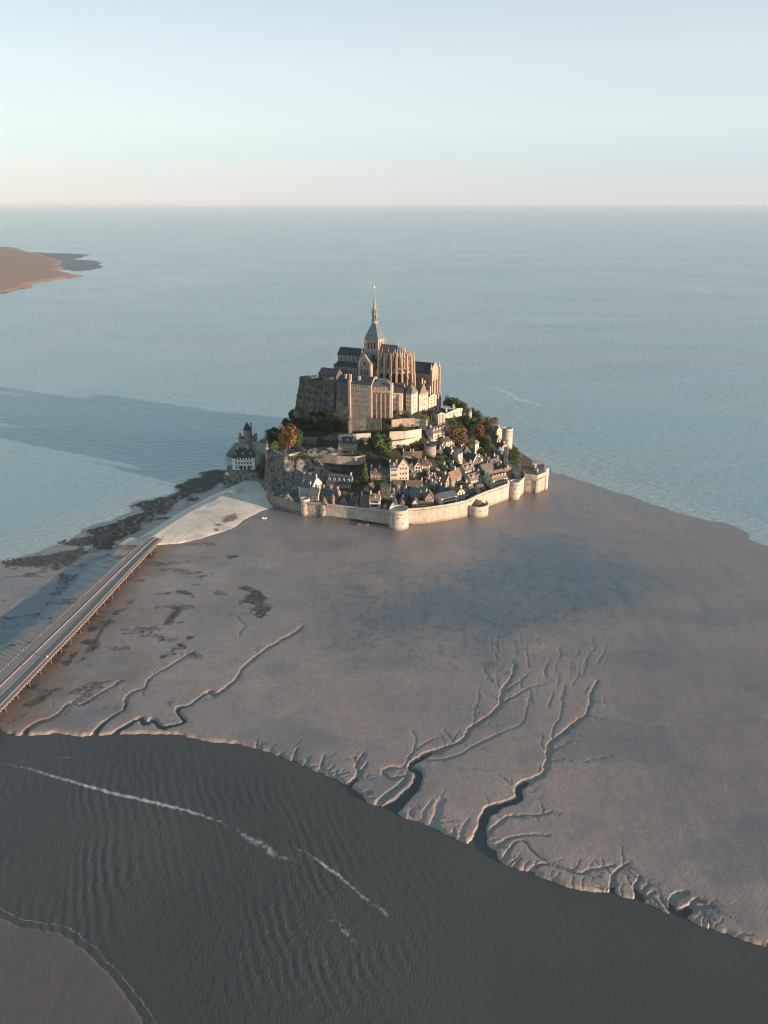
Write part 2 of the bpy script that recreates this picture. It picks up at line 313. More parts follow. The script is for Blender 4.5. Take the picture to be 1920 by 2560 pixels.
hill = add('hill', grid_mesh('hill', gx + ox, gy + oy, hzg, M['hill'], {'rock': rockm}, keep=hzg > -3.5)); tag(hill, 'steep rocky granite island with scrub and terraces rising to the abbey', 'hill', kind='structure')

# ------------------------------------------------------------------ sand flats, sea, river
COSP, SINP = math.cos(PITCH), math.sin(PITCH)
def lod(y0, y1, dy, u0, u1, du):                  # ground grid that is finer near the camera
    ang = np.arctan2(np.arange(y0, y1, dy) - 1280, F) + PITCH; Yr = CAMH / np.tan(ang)
    u = np.arange(u0, u1, du) / F; dep = Yr * COSP + CAMH * SINP
    return u[None, :] * dep[:, None], np.repeat(Yr[:, None], len(u), 1)
SX, SY = lod(1085, 2760, 2.7, -1350, 1350, 3.0)
def g(c, l): return [tuple(CP(c, x, y, 0)[:2]) for x, y in l]
# bank of the river, left to right
BANK = g('K', [(-200, 1490), (-60, 1500), (40, 1545), (130, 1565), (240, 1560), (340, 1545), (430, 1562), (540, 1566), (650, 1560), (800, 1555), (960, 1552), (1080, 1562), (1180, 1588), (1260, 1602), (1400, 1610)]) + \
       g('S', [(0, 484), (60, 498), (110, 520), (170, 546), (230, 570), (290, 598), (330, 625), (370, 660), (425, 682), (480, 705), (560, 735), (630, 768), (695, 796), (735, 790), (770, 815), (790, 845), (830, 868), (885, 880), (940, 905), (1030, 935), (1130, 950), (1210, 968), (1310, 1005), (1400, 1040), (1500, 1075), (1600, 1108), (1720, 1140), (1900, 1190)])
BANK = smooth(BANK, 4)
SEAE = smooth([(760, 400), (430, 505)] + g('U', [(1760, 1580), (1659, 1545), (1500, 1478), (1320, 1440), (1150, 1380), (1000, 1335), (880, 1295), (760, 1260), (690, 1225), (620, 1195), (540, 1180)]) + [(60, 760)], 4)
SEAL = smooth([(-60, 700)] + [(-105, 690)] + g('K', [(1240, 10), (1090, 30), (1060, 80), (1010, 130), (860, 165), (760, 210), (640, 270), (520, 300), (380, 380), (240, 440), (100, 490), (-60, 530), (-200, 560), (-420, 620)]), 4)
# gullies: (points, half width at mouth, half width at head, depth)
GUL = []
def gul(c, l, w0, w1, dp, n=5): GUL.append((smooth(g(c, l), n), w0, w1, dp))
gul('S', [(425, 690), (470, 655), (515, 610), (530, 565), (500, 545), (545, 510), (600, 492), (640, 475), (670, 460), (700, 420), (750, 385), (790, 350), (800, 300), (825, 260), (840, 215)], 4.3, .8, 1.6)
gul('S', [(395, 668), (440, 625), (480, 595), (490, 560), (470, 545), (430, 552), (415, 570), (440, 585), (475, 575)], 1.8, 1.0, 1.2)
gul('S', [(480, 545), (495, 515), (520, 490), (560, 465), (600, 450)], .8, .3, .6)
gul('S', [(510, 500), (520, 460), (505, 430)], .6, .3, .5)
gul('S', [(640, 475), (642, 450), (655, 430)], .5, .3, .4)
gul('S', [(700, 415), (710, 380), (705, 350)], .6, .3, .4)
gul('S', [(795, 345), (850, 310), (890, 288), (935, 278)], .9, .3, .6)
gul('S', [(810, 300), (850, 270), (880, 245)], .7, .3, .5)
gul('S', [(540, 520), (620, 520), (700, 485), (790, 440), (860, 410), (880, 350), (890, 320)], .9, .4, .5)
gul('S', [(715, 790), (735, 740), (745, 700), (790, 670), (850, 650), (855, 610), (900, 585), (940, 560), (948, 500), (955, 465), (1000, 435), (1040, 400), (1075, 370), (1085, 320), (1105, 270)], 4.6, .8, 1.6)
gul('S', [(955, 470), (965, 420), (985, 380), (995, 320), (1005, 280)], .9, .3, .5)
gul('S', [(955, 500), (990, 480), (1020, 460)], .7, .3, .4)
gul('S', [(948, 530), (1000, 525), (1060, 530), (1150, 510)], .8, .3, .4)
gul('S', [(840, 610), (815, 595), (785, 575)], .8, .3, .5)
gul('S', [(755, 760), (780, 735), (810, 712), (860, 705), (920, 705), (955, 690)], 1.6, .3, .9)
gul('S', [(925, 705), (930, 685), (925, 670)], .5, .3, .4)
gul('S', [(775, 815), (800, 790), (840, 775), (900, 768), (950, 770)], 1.4, .5, .8)
gul('S', [(800, 850), (830, 800), (870, 790), (900, 830), (940, 850)], 1.0, .5, .7)
gul('S', [(890, 885), (930, 860), (980, 870), (1040, 890), (1100, 880), (1160, 868)], 1.8, .4, 1.0)
gul('S', [(1150, 955), (1160, 910), (1175, 880), (1205, 860)], 2.6, .4, 1.4)
gul('S', [(1240, 990), (1235, 940), (1240, 900)], 3.0, 1.0, 1.6)
gul('S', [(1245, 960), (1270, 930)], 1.8, .7, 1.3); gul('S', [(1250, 975), (1290, 955)], 1.5, .7, 1.3)
gul('S', [(1380, 1040), (1350, 1000), (1360, 965), (1390, 960)], 3.0, 1.2, 1.5)
gul('S', [(1350, 1010), (1320, 990), (1310, 975)], 2.0, .7, 1.3); gul('S', [(1380, 1020), (1430, 1000), (1475, 1000)], 2.8, .8, 1.4); gul('S', [(1400, 1005), (1420, 980), (1445, 985)], 1.5, .7, 1.3)
gul('S', [(120, 530), (128, 505), (135, 488)], 2.0, .4, 1.3); gul('S', [(215, 570), (218, 540), (222, 512)], 2.4, .4, 1.3); gul('S', [(260, 590), (262, 560)], 1.0, .4, .9)
gul('S', [(295, 610), (335, 575), (330, 540), (350, 500)], 2.6, .6, 1.5); gul('S', [(335, 575), (350, 550), (358, 535)], 1.6, .6, 1.2); gul('S', [(330, 540), (320, 515)], 1.0, .4, 1.0)
gul('S', [(570, 745), (585, 700), (600, 655)], 3.2, 1.5, .7); gul('S', [(500, 712), (505, 685)], 2.4, 1.0, .6); gul('S', [(665, 785), (670, 750), (690, 715)], 1.6, .8, .5); gul('S', [(540, 730), (550, 690), (570, 660)], 1.4, .8, .5)
gul('K', [(140, 1570), (170, 1530), (240, 1490), (330, 1460), (370, 1420), (420, 1380), (470, 1390), (540, 1360), (620, 1310), (720, 1250)], 2.6, .6, 1.3)
gul('K', [(550, 1570), (590, 1520), (640, 1480), (700, 1440), (745, 1400), (755, 1350), (790, 1310), (860, 1290), (880, 1245), (930, 1205), (1000, 1165), (1060, 1130), (1150, 1070)], 2.4, .5, 1.4)
gul('K', [(680, 1562), (740, 1520), (830, 1470), (860, 1500), (910, 1480), (960, 1520), (1010, 1515), (1090, 1490), (1060, 1440), (1065, 1405), (1120, 1390), (1180, 1350), (1240, 1310), (1270, 1335), (1330, 1300), (1400, 1240), (1450, 1165), (1520, 1100), (1600, 1045), (1700, 990), (1760, 950), (1790, 925)], 2.8, 1.0, 1.7)
gul('K', [(1350, 850), (1400, 870), (1450, 920), (1425, 960), (1425, 990)], .8, .5, .4)
rnd = random.Random(5)
def branches(pts, n, ln, w_, dp_, lvl=0):          # dendritic rills that feed a gully
    for i in range(n):
        k = rnd.randrange(max(1, len(pts) // 6), len(pts) - 1); a = np.array(pts[k]); d = np.array(pts[min(k + 1, len(pts) - 1)]) - np.array(pts[k - 1]); d = d / (np.linalg.norm(d) + 1e-9)
        an = math.atan2(d[1], d[0]) + rnd.choice((-1, 1)) * rnd.uniform(.5, 1.2); L = ln * rnd.uniform(.5, 1.4); l = [a]; 
        for j in range(5): an += rnd.uniform(-.45, .45); l.append(l[-1] + np.array([math.cos(an), math.sin(an)]) * L / 5)
        p_ = smooth(l, 2); NEW.append((p_, w_ * rnd.uniform(.6, 1.2), .12, dp_ * rnd.uniform(.6, 1.1)))
        if lvl < 1 and rnd.random() < .75: branches(p_, rnd.choice((1, 2)), ln * .5, w_ * .6, dp_ * .7, lvl + 1)
NEW = []
for gp, gw0, gw1, gd in list(GUL):
    ext_ = np.hypot(*(gp[-1] - gp[0])); 
    if gw0 > 1.5: branches(gp, int(3 + ext_ / 9), 9 if gw0 > 2.5 else 6, .55, .42)
GUL += NEW
for i in range(70):                                # short notches along the river bank
    k = rnd.randrange(60, len(BANK) - 4); a = BANK[k]; d = BANK[k + 1] - BANK[k]; d /= np.linalg.norm(d); nn_ = np.array([-d[1], d[0]]); an = math.atan2(nn_[1], nn_[0]) + rnd.uniform(-.6, .6); l = [a - nn_ * 1]
    for j in range(4): an += rnd.uniform(-.4, .4); l.append(l[-1] + np.array([math.cos(an), math.sin(an)]) * rnd.uniform(.8, 2.2))
    GUL.append((smooth(l, 2), rnd.uniform(.4, 1.0), .15, rnd.uniform(.4, .9)))
for i in range(46):                               # little side rills feeding the big gullies and the fan at their heads
    px, py = rnd.uniform(720, 1160), rnd.uniform(100, 330)
    l = [(px, py)]; a = math.atan2(330 - py, 900 + (px - 900) * .7 - px) if rnd.random() < .7 else rnd.uniform(1.2, 2)
    for k in range(3): l.append((l[-1][0] + math.cos(a) * 14 + rnd.uniform(-5, 5), l[-1][1] + abs(math.sin(a)) * 16))
    gul('S', l[::-1], rnd.uniform(.3, .7), .3, rnd.uniform(.12, .35), 3)
wx = SX + (fbm(SX * .09, SY * .09, 4) - .5) * 5 * .8; wy = SY + (fbm(SX * .09 + 50, SY * .09, 4) - .5) * 5 * .8
wx2 = SX + (fbm(SX * .25, SY * .25, 3) - .5) * 1.8; wy2 = SY + (fbm(SX * .25 + 50, SY * .25, 3) - .5) * 1.8
db, sb, _ = poly_dist(wx2, wy2, BANK); sdr = db * sb                     # + = land side
ds, ss, _ = poly_dist(wx, wy, SEAE); sds = ds * ss
dl, sl_, _ = poly_dist(wx, wy, SEAL); sdl = dl * sl_
SANDZ = 1.1
z = np.full(SX.shape, SANDZ) + (fbm(SX * .02, SY * .02, 4) - .5) * .5
# second sand bank in the lower left corner
BANK2 = smooth(g('W', [(-300, 760), (-60, 790), (0, 815), (60, 845), (140, 858), (215, 870), (270, 890), (330, 930), (400, 990), (455, 1050), (510, 1115), (555, 1180), (600, 1245), (640, 1330), (700, 1440)]), 4)
d2, s2, _ = poly_dist(wx2, wy2, BANK2); sd2 = -d2 * s2
riverdepth = sstep(1.2, -1.6, sdr); z = z * (1 - riverdepth) + -1.6 * riverdepth
z = np.where(sd2 > -6, np.maximum(z, -1.6 + 1.75 * sstep(-5, 1.5, sd2) + .15 * sstep(0, 20, sd2)), z)
SEA_S = np.sign(poly_dist(np.array([200.]), np.array([450.]), SEAE)[1][0]); SEL_S = np.sign(poly_dist(np.array([-150.]), np.array([500.]), SEAL)[1][0])
sds = sds * SEA_S; sdl = sdl * SEL_S
nearsea = SY > 480
kz = np.where(nearsea, sstep(-8, 60, sds), 1); k2 = np.where(nearsea | (SX < -150), sstep(-8, 45, sdl), 1)
z = np.where(kz < 1, -.25 + (z + .25) * kz, z); z = np.where(k2 < 1, -.25 + (z + .25) * k2, z)
gm = np.zeros(SX.shape); gz = np.zeros(SX.shape)
for pts, w0, w1, dp in GUL:
    lo = pts.min(0) - 14; hi = pts.max(0) + 14; mk = (SX > lo[0]) & (SX < hi[0]) & (SY > lo[1]) & (SY < hi[1])
    if not mk.any(): continue
    d, _, par = poly_dist(wx2[mk], wy2[mk], pts); hw = (w0 + (w1 - w0) * par ** .32) * (.28 + .95 * fbm(SX[mk] * .12, SY[mk] * .12, 3)) + .12
    prof = sstep(1.08, .76, d / hw) * dp * .75 * (1.05 - .5 * par); soft = sstep(3.0, .9, d / (hw + .6)) * dp * .05
    gz[mk] = np.maximum(gz[mk], prof + soft)
z = z - gz * sstep(0, .4, SANDZ + z)
fan = np.exp(-(((SX - 58) / 50) ** 2 + ((SY - 415) / 55) ** 2))
edge = sstep(45, 0, sdr)
z = z + (fbm(SX * .9, SY * .9, 3) - .5) * (.035 + .32 * fan * sstep(.42, .55, fbm(SX * .12, SY * .12, 2)) + .06 * edge) * (z > 0)
z = z + (fbm(SX * .12, SY * .05, 3) - .5) * .22 * (z > 0)
# rocks and weed beside the causeway
ROCKP = g('K', [(560, 470), (600, 505), (680, 500), (740, 470), (800, 440), (720, 435), (780, 385), (900, 320), (1060, 230), (1230, 130), (1400, 55), (1395, 0), (1280, -30), (1080, 40), (1050, 110), (800, 190), (830, 240), (660, 290), (560, 310), (480, 350), (520, 400)])
dr, _, _ = poly_dist(SX, SY, ROCKP + [ROCKP[0]]); ri = np.where(inside(SX, SY, ROCKP), dr, -dr)
rk = sstep(-5, 3, ri - 4 + (fbm(SX * .08, SY * .08, 4) - .5) * 26)
def blob(l, c='K', amp=12, off=0): 
    p = g(c, l); d, _, _ = poly_dist(SX, SY, p + [p[0]]); i_ = np.where(inside(SX, SY, p), d, -d); return sstep(-3, 3, i_ + off + (fbm(SX * .14, SY * .14, 5) - .5) * amp)
weed = np.maximum.reduce([.8 * sstep(.60, .70, fbm(SX * .07 + 2, SY * .11, 6)) * sstep(-75, -100, SX) * sstep(300, 330, SY) * sstep(540, 500, SY), blob([(880, 1130), (1050, 1030), (1200, 950), (1230, 990), (1000, 1120)], amp=22, off=-4), blob([(0, 520), (200, 495), (500, 450), (560, 480), (330, 600), (280, 570), (100, 570), (0, 580)]),
    blob([(300, 415), (560, 370), (620, 420), (480, 450)]), blob([(1440, 680), (1580, 690), (1600, 800), (1540, 860), (1460, 820)], amp=18), blob([(880, 740), (1140, 690), (1150, 760), (1040, 735)], amp=8, off=-1),
    blob([(960, 920), (1040, 800), (1110, 810), (1020, 915)], amp=6), blob([(860, 1150), (1050, 1010), (1220, 930), (1210, 980), (1000, 1130)], amp=16, off=-3), blob([(1100, 640), (1300, 590), (1330, 500), (1500, 510), (1400, 520), (1340, 560), (1200, 660)], amp=9, off=-1),
    blob([(430, 1170), (560, 1000), (640, 870), (800, 770), (720, 830), (620, 940), (520, 1120)], amp=12), blob([(330, 1180), (470, 1040), (520, 930), (600, 900), (540, 1000), (430, 1150)], amp=20, off=-2), blob([(130, 1400), (320, 1290), (365, 1295), (200, 1400)], amp=8), sstep(.60, .72, fbm(SX * .05, SY * .09, 6)) * sstep(-60, -130, SX) * sstep(330, 380, SY) * .75 * (SX > -260) * sstep(560, 520, SY),
    blob([(600, 1310), (760, 1250), (840, 1240), (700, 1290), (450, 1370), (330, 1460), (360, 1420)], amp=8, off=-1), blob([(1540, 650), (1659, 540), (1659, 600)], amp=10, off=-3), blob([(1310, 290), (1400, 250), (1395, 280), (1340, 300)], amp=3),
    blob([(0, 1510), (180, 1430), (120, 1480)], amp=5)])
z = z + rk * (.3 + 2.2 * (fbm(SX * .3, SY * .3, 5) - .35)) + weed * (fbm(SX * .7, SY * .7, 4) - .4) * .5
# wet fan, reflected sky blue put into its colour; same tint beyond the bridge
hollow = blob([(-300, 1180), (0, 1060), (300, 860), (520, 690), (690, 560), (700, 500), (580, 500), (440, 570), (200, 750), (0, 850), (-300, 960)], amp=10, off=0)
fanp = [tuple(p) for p in g('F', [(330, 300), (560, 190), (760, 60), (1000, 60), (1200, 130), (1290, 220), (1180, 290), (1060, 320), (900, 350), (760, 420), (560, 400), (420, 420), (260, 400), (200, 350)])]
dfn, _, _ = poly_dist(SX, SY, fanp + [fanp[0]]); fanm = sstep(-36, 34, np.where(inside(SX, SY, fanp), dfn, -dfn) + (fbm(SX * .035, SY * .035, 5) - .5) * 60)
shore = sstep(45, 0, sds) * nearsea
patch = sstep(.52, .66, fbm(SX * .022 + 9, SY * .045, 5)) * .35
dbn, _, _ = poly_dist(SX, SY, [tuple(q) for q in BND[2:14]])
fanm = np.maximum(fanm, .8 * np.exp(-(((SX - 15) / 55) ** 2 + ((SY - 430) / 34) ** 2)) * sstep(.30, .6, fbm(SX * .03, SY * .05, 5)))
dbr, sbr, _ = poly_dist(SX, SY, g('K', [(-300, 1740), (0, 1430), (500, 900), (940, 420)]))
brown = np.clip(sstep(30, 2, dbr + (fbm(SX * .06, SY * .06, 4) - .5) * 34) + .6 * sstep(.52, .66, fbm(SX * .045 + 5, SY * .06, 5)) * sstep(-60, -120, SX) * (SY > 300), 0, 1) * sstep(-165, -150, SX + (SY - 520) * -.11)
mauve = np.clip(np.maximum(sstep(-3, 2, sd2) * .95, .26 * sstep(30, 190, SX + (fbm(SX * .01, SY * .01, 3) - .5) * 120)), 0, 1)
film_sheen = np.clip(np.maximum.reduce([.5 * sstep(34, 0, dbn) * (SY < 660), hollow * .9, fanm * .85, shore * .35, patch]), 0, 1)
spots = sstep(.58, .66, fbm(SX * .3, SY * .3, 4)) * sstep(.0, .5, fanm + fan * .8) 
z = z - .25 * hollow * (SX < -150)
print('sand', SX.shape)
rkall = np.clip(np.maximum(rk, weed * .85), 0, 1)
foamedge = np.zeros(SX.shape)
def sand_material():
    m = bpy.data.materials.new('wet_sand'); m.use_nodes = True; t, N, Lk, b = nodes(m)
    tc = N('ShaderNodeTexCoord').outputs['Object']
    def noise(sc, det=6, rg=.6, vec=None):
        n = N('ShaderNodeTexNoise'); n.inputs['Scale'].default_value = sc; n.inputs['Detail'].default_value = det; n.inputs['Roughness'].default_value = rg; Lk(vec or tc, n.inputs['Vector']); return n.outputs['Fac']
    def attr(n): a = N('ShaderNodeAttribute'); a.attribute_name = n; return a.outputs['Fac']
    def mix(f, a, b_, bl='MIX'):
        x = N('ShaderNodeMix'); x.data_type = 'RGBA'; x.blend_type = bl
        for k, v in (('Factor', f), ('A', a), ('B', b_)):
            if isinstance(v, tuple): x.inputs[k].default_value = (*v, 1)
            elif isinstance(v, (int, float)): x.inputs[k].default_value = v
            else: Lk(v, x.inputs[k])
        return x.outputs['Result']
    def mrange(v, a, b_, c=0, d=1):
        r = N('ShaderNodeMapRange'); r.inputs[1].default_value = a; r.inputs[2].default_value = b_; r.inputs[3].default_value = c; r.inputs[4].default_value = d; Lk(v, r.inputs[0]); return r.outputs[0]
    def mixadd(a, n_, k):
        x = N('ShaderNodeMath'); x.operation = 'MULTIPLY_ADD'; Lk(n_, x.inputs[0]); x.inputs[1].default_value = k; Lk(a, x.inputs[2]); return x.outputs[0]
    mp = N('ShaderNodeMapping'); mp.inputs['Scale'].default_value = (1, 2.2, 1); mp.inputs['Rotation'].default_value = (0, 0, .5); Lk(tc, mp.inputs[0])
    base = mix(mrange(noise(.02, 8, .65, mp.outputs[0]), .35, .68), (.51, .375, .305), (.345, .262, .222))
    base = mix(mrange(noise(.009, 5, .6), .42, .62, 0, .75), base, (.30, .235, .245))
    base = mix(mrange(noise(.05, 9, .72, mp.outputs[0]), .52, .70, 0, .55), base, (.20, .175, .16))
    base = mix(mrange(noise(.5, 6, .7), .3, .85), base, (.25, .205, .19))
    base = mix(mrange(attr('mauve'), 0, 1, 0, .9), base, (.090, .068, .066))
    base = mix(mrange(noise(2.2, 3, .8), .35, .65, 0, .30), base, (.17, .13, .11))
    base = mix(mrange(attr('brown'), 0, 1, 0, .8), base, (.22, .14, .09))
    fm = attr('film_sheen'); base = mix(mrange(fm, 0, 1, 0, .85), base, (.078, .122, .142))  # paints the sky's blue reflection on the wet film into the base colour
    base = mix(mrange(attr('spots'), 0, 1, 0, .35), base, (.06, .065, .06))
    base = mix(mrange(attr('dry'), 0, 1, 0, 1), base, (.40, .30, .215))
    rockc = mix(mrange(noise(.6, 8, .75), .4, .7), (.028, .026, .022), (.13, .115, .09)); ra = mrange(mixadd(attr('rock'), noise(.38, 9, .85, mp.outputs[0]), 2.6), 1.78, 2.15)
    base = mix(ra, base, rockc); Lk(base, b.inputs['Base Color'])
    ro = N('ShaderNodeMix'); ro.data_type = 'FLOAT'; Lk(fm, ro.inputs[0]); ro.inputs[2].default_value = .42; ro.inputs[3].default_value = .17
    r2_ = N('ShaderNodeMix'); r2_.data_type = 'FLOAT'; Lk(ra, r2_.inputs[0]); Lk(ro.outputs[0], r2_.inputs[2]); r2_.inputs[3].default_value = .85; Lk(r2_.outputs[0], b.inputs['Roughness'])
    b.inputs['Specular IOR Level'].default_value = .5
    bh = N('ShaderNodeMath'); bh.operation = 'MULTIPLY_ADD'; Lk(noise(1.1, 6, .75), bh.inputs[0]); bh.inputs[1].default_value = 1.3; Lk(noise(.22, 4), bh.inputs[2])
    bs = mrange(fm, 0, 1, .15, .05)
    bp = N('ShaderNodeBump'); Lk(bh.outputs[0], bp.inputs['Height']); Lk(bs, bp.inputs['Distance']); Lk(bp.outputs[0], b.inputs['Normal']); return m
M['sand'] = sand_material()
dry = np.clip(sstep(.5, .9, gz) * .5 + sstep(4, 0, sdr) * .4 * (sdr > -2), 0, 1) * (z > .1)
under = (SX > -100) & (terr_h(SX, SY) > 2)
sand = add('sand', grid_mesh('sand', SX, SY, z, M['sand'], {'film_sheen': film_sheen, 'rock': rkall, 'spots': spots, 'dry': dry, 'mauve': mauve, 'brown': brown}, keep=~((z < -1.4) & (sdr < -12) & (sd2 < -12)) & ~((terr_h(SX, SY) > 6.5))))
tag(sand, 'grey brown wet tidal sand flat cut by branching gullies around the island', 'sand', kind='structure')

def water_material(name, c1, c2, rough, wl, bump, foam=(.60, .60, .58), stretch=(1, 2.5), rot=.35, spec=.5, silt=(.42, .46, .46)):
    m = bpy.data.materials.new(name); m.use_nodes = True; t, N, Lk, b = nodes(m); tc = N('ShaderNodeTexCoord').outputs['Object']
    mp = N('ShaderNodeMapping'); mp.inputs['Scale'].default_value = (stretch[0], stretch[1], 1); mp.inputs['Rotation'].default_value = (0, 0, rot); Lk(tc, mp.inputs[0])
    n1 = N('ShaderNodeTexNoise'); n1.inputs['Scale'].default_value = 1 / wl; n1.inputs['Detail'].default_value = 5; n1.inputs['Roughness'].default_value = .55; n1.inputs['Distortion'].default_value = .4; Lk(mp.outputs[0], n1.inputs['Vector'])
    n2 = N('ShaderNodeTexNoise'); n2.inputs['Scale'].default_value = .006; n2.inputs['Detail'].default_value = 6; Lk(mp.outputs[0], n2.inputs['Vector'])
    mr = N('ShaderNodeMapRange'); mr.inputs[1].default_value = .35; mr.inputs[2].default_value = .65; Lk(n2.outputs['Fac'], mr.inputs[0])
    mx = N('ShaderNodeMix'); mx.data_type = 'RGBA'; mx.inputs['A'].default_value = (*c1, 1); mx.inputs['B'].default_value = (*c2, 1); Lk(mr.outputs[0], mx.inputs['Factor'])
    at = N('ShaderNodeAttribute'); at.attribute_name = 'foam'; n3 = N('ShaderNodeTexNoise'); n3.inputs['Scale'].default_value = 1.3; n3.inputs['Detail'].default_value = 7; n3.inputs['Roughness'].default_value = .75; Lk(mp.outputs[0], n3.inputs['Vector'])
    ma = N('ShaderNodeMath'); ma.operation = 'ADD'; Lk(at.outputs['Fac'], ma.inputs[0]); Lk(n3.outputs['Fac'], ma.inputs[1]); m2 = N('ShaderNodeMapRange'); m2.inputs[1].default_value = 1.02; m2.inputs[2].default_value = 1.55; Lk(ma.outputs[0], m2.inputs[0])
    m3 = N('ShaderNodeMix'); m3.data_type = 'RGBA'; Lk(m2.outputs[0], m3.inputs['Factor']); Lk(mx.outputs['Result'], m3.inputs['A']); m3.inputs['B'].default_value = (*foam, 1); sl = N('ShaderNodeAttribute'); sl.attribute_name = 'silt'; m4 = N('ShaderNodeMix'); m4.data_type = 'RGBA'; Lk(sl.outputs['Fac'], m4.inputs['Factor']); Lk(mx.outputs['Result'], m4.inputs['A']); m4.inputs['B'].default_value = (*silt, 1); Lk(m4.outputs['Result'], m3.inputs['A']); Lk(m3.outputs['Result'], b.inputs['Base Color'])
    b.inputs['Roughness'].default_value = rough; b.inputs['Specular IOR Level'].default_value = spec; b.inputs['IOR'].default_value = 1.33
    wv = N('ShaderNodeAttribute'); wv.attribute_name = 'chop'; mu = N('ShaderNodeMath'); mu.operation = 'MULTIPLY'; mu.inputs[1].default_value = bump; Lk(wv.outputs['Fac'], mu.inputs[0])
    bp = N('ShaderNodeBump'); Lk(n1.outputs['Fac'], bp.inputs['Height']); Lk(mu.outputs[0], bp.inputs['Distance']); Lk(bp.outputs[0], b.inputs['Normal']); return m
M['sea'] = water_material('sea_water', (.265, .42, .44), (.335, .425, .43), .22, 6, 2.2, stretch=(.6, 1.8), rot=-.25)
M['river'] = water_material('river_water', (.105, .098, .088), (.078, .078, .073), .15, 1.4, .30, stretch=(1.6, .8), rot=.5)
def streaks(X, Y, lst):
    f = np.zeros(X.shape)
    for c, l, wd, am in lst:
        p = smooth(g(c, l), 5); lo = p.min(0) - wd * 4; hi = p.max(0) + wd * 4; mk = (X > lo[0]) & (X < hi[0]) & (Y > lo[1]) & (Y < hi[1])
        if not mk.any(): continue
        d, _, par = poly_dist(X[mk] + (fbm(X[mk] * .1, Y[mk] * .1, 3) - .5) * wd * 1.5, Y[mk], p); f[mk] = np.maximum(f[mk], am * (.55 + .9 * fbm(X[mk] * .8, Y[mk] * .8, 3)) * np.clip(1 - d / wd, 0, 1) * (.4 + .6 * np.sin(par * math.pi)))
    return f
XX, YY = lod(512.4, 1440, 3.2, -1500, 1500, 6)
fo = streaks(XX, YY, [('U', [(230, 812), (290, 803), (360, 788), (405, 772)], 8, .9), ('U', [(320, 865), (400, 883), (470, 900), (540, 935), (620, 958), (735, 975)], 12, 1.1),
    ('U', [(1000, 1068), (1100, 1050), (1160, 1030), (1230, 995)], 8, .5), ('U', [(1380, 985), (1500, 955), (1659, 925)], 20, .5), ('U', [(820, 802), (870, 793), (1010, 790)], 7, .35), ('U', [(1380, 1230), (1500, 1210), (1659, 1180)], 14, .35),
    ('K', [(0, 480), (150, 350), (330, 200), (520, 90)], 6, .35), ('K', [(0, 430), (200, 270), (420, 100)], 5, .35), ('K', [(0, 340), (140, 250), (300, 160)], 5, .3), ('U', [(1340, 300), (1400, 320), (1520, 350), (1659, 372)], 60, .55), ('U', [(300, 325), (500, 322), (700, 322), (900, 300), (1000, 270)], 30, .42), ('V', [(420, 370), (600, 385), (760, 405), (940, 410)], 40, .45), ('V', [(560, 440), (760, 455), (900, 450), (1000, 440)], 30, .4), ('U', [(1100, 60), (1300, 150), (1500, 260)], 60, .3)])
fe1, s1_, _ = poly_dist(XX + (fbm(XX * .09, YY * .09, 4) - .5) * 5 * .8, YY + (fbm(XX * .09 + 50, YY * .09, 4) - .5) * 4, SEAE)
fo = np.maximum(fo, .75 * np.clip(1 - np.abs(fe1 - 3) / 1.6, 0, 1))
chop = .5 + .5 * sstep(.35, .7, fbm(XX * .006, YY * .009, 3)) + .0 * XX
chop = chop * (1 - .0 * sstep(2500, 12000, YY))
wu = XX * .0016 + 1.2 * fbm(XX * .0006, YY * .0006, 3); wv_ = YY * .006 + 2.2 * fbm(XX * .001 + 7, YY * .001, 4)
silt = .55 * sstep(.50, .72, fbm(wu * 2.2, wv_ * 1.3, 5)) + .25 * sstep(.55, .62, fbm(wu * 5, wv_ * 4, 4))
silt = np.maximum(silt * sstep(560, 900, YY), .9 * streaks(XX, YY, [('U', [(1340, 300), (1400, 320), (1520, 350), (1700, 372)], 90, .8), ('U', [(300, 325), (500, 322), (700, 322), (900, 300), (1000, 270)], 60, .6), ('V', [(300, 372), (420, 370), (600, 385), (760, 405), (940, 410)], 90, .8), ('V', [(560, 440), (760, 455), (900, 450), (1000, 440)], 70, .7), ('V', [(0, 380), (120, 370), (300, 375)], 90, .8),
    ('U', [(380, 1060), (560, 1050), (760, 1060), (900, 1070)], 14, .6), ('U', [(1250, 1010), (1480, 960), (1700, 905)], 20, .7), ('U', [(1250, 1260), (1450, 1225), (1700, 1200)], 14, .6)]))
silt = np.clip(np.maximum(silt, .8 * np.clip(1 - fe1 / 26, 0, 1)), 0, 1); silt = np.clip(np.maximum(silt, .75 * np.clip(1 - poly_dist(XX, YY, SEAL)[0] / 40, 0, 1)), 0, 1)
sea = add('sea', grid_mesh('sea', XX, YY, np.zeros(XX.shape), M['sea'], {'foam': fo, 'chop': chop, 'silt': silt}, keep=(YY > 505) | (XX < -120))); tag(sea, 'calm pale blue green sea stretching to the horizon', 'sea', kind='structure')
RX, RY = lod(1740, 2760, 3.0, -1350, 1350, 3.4)
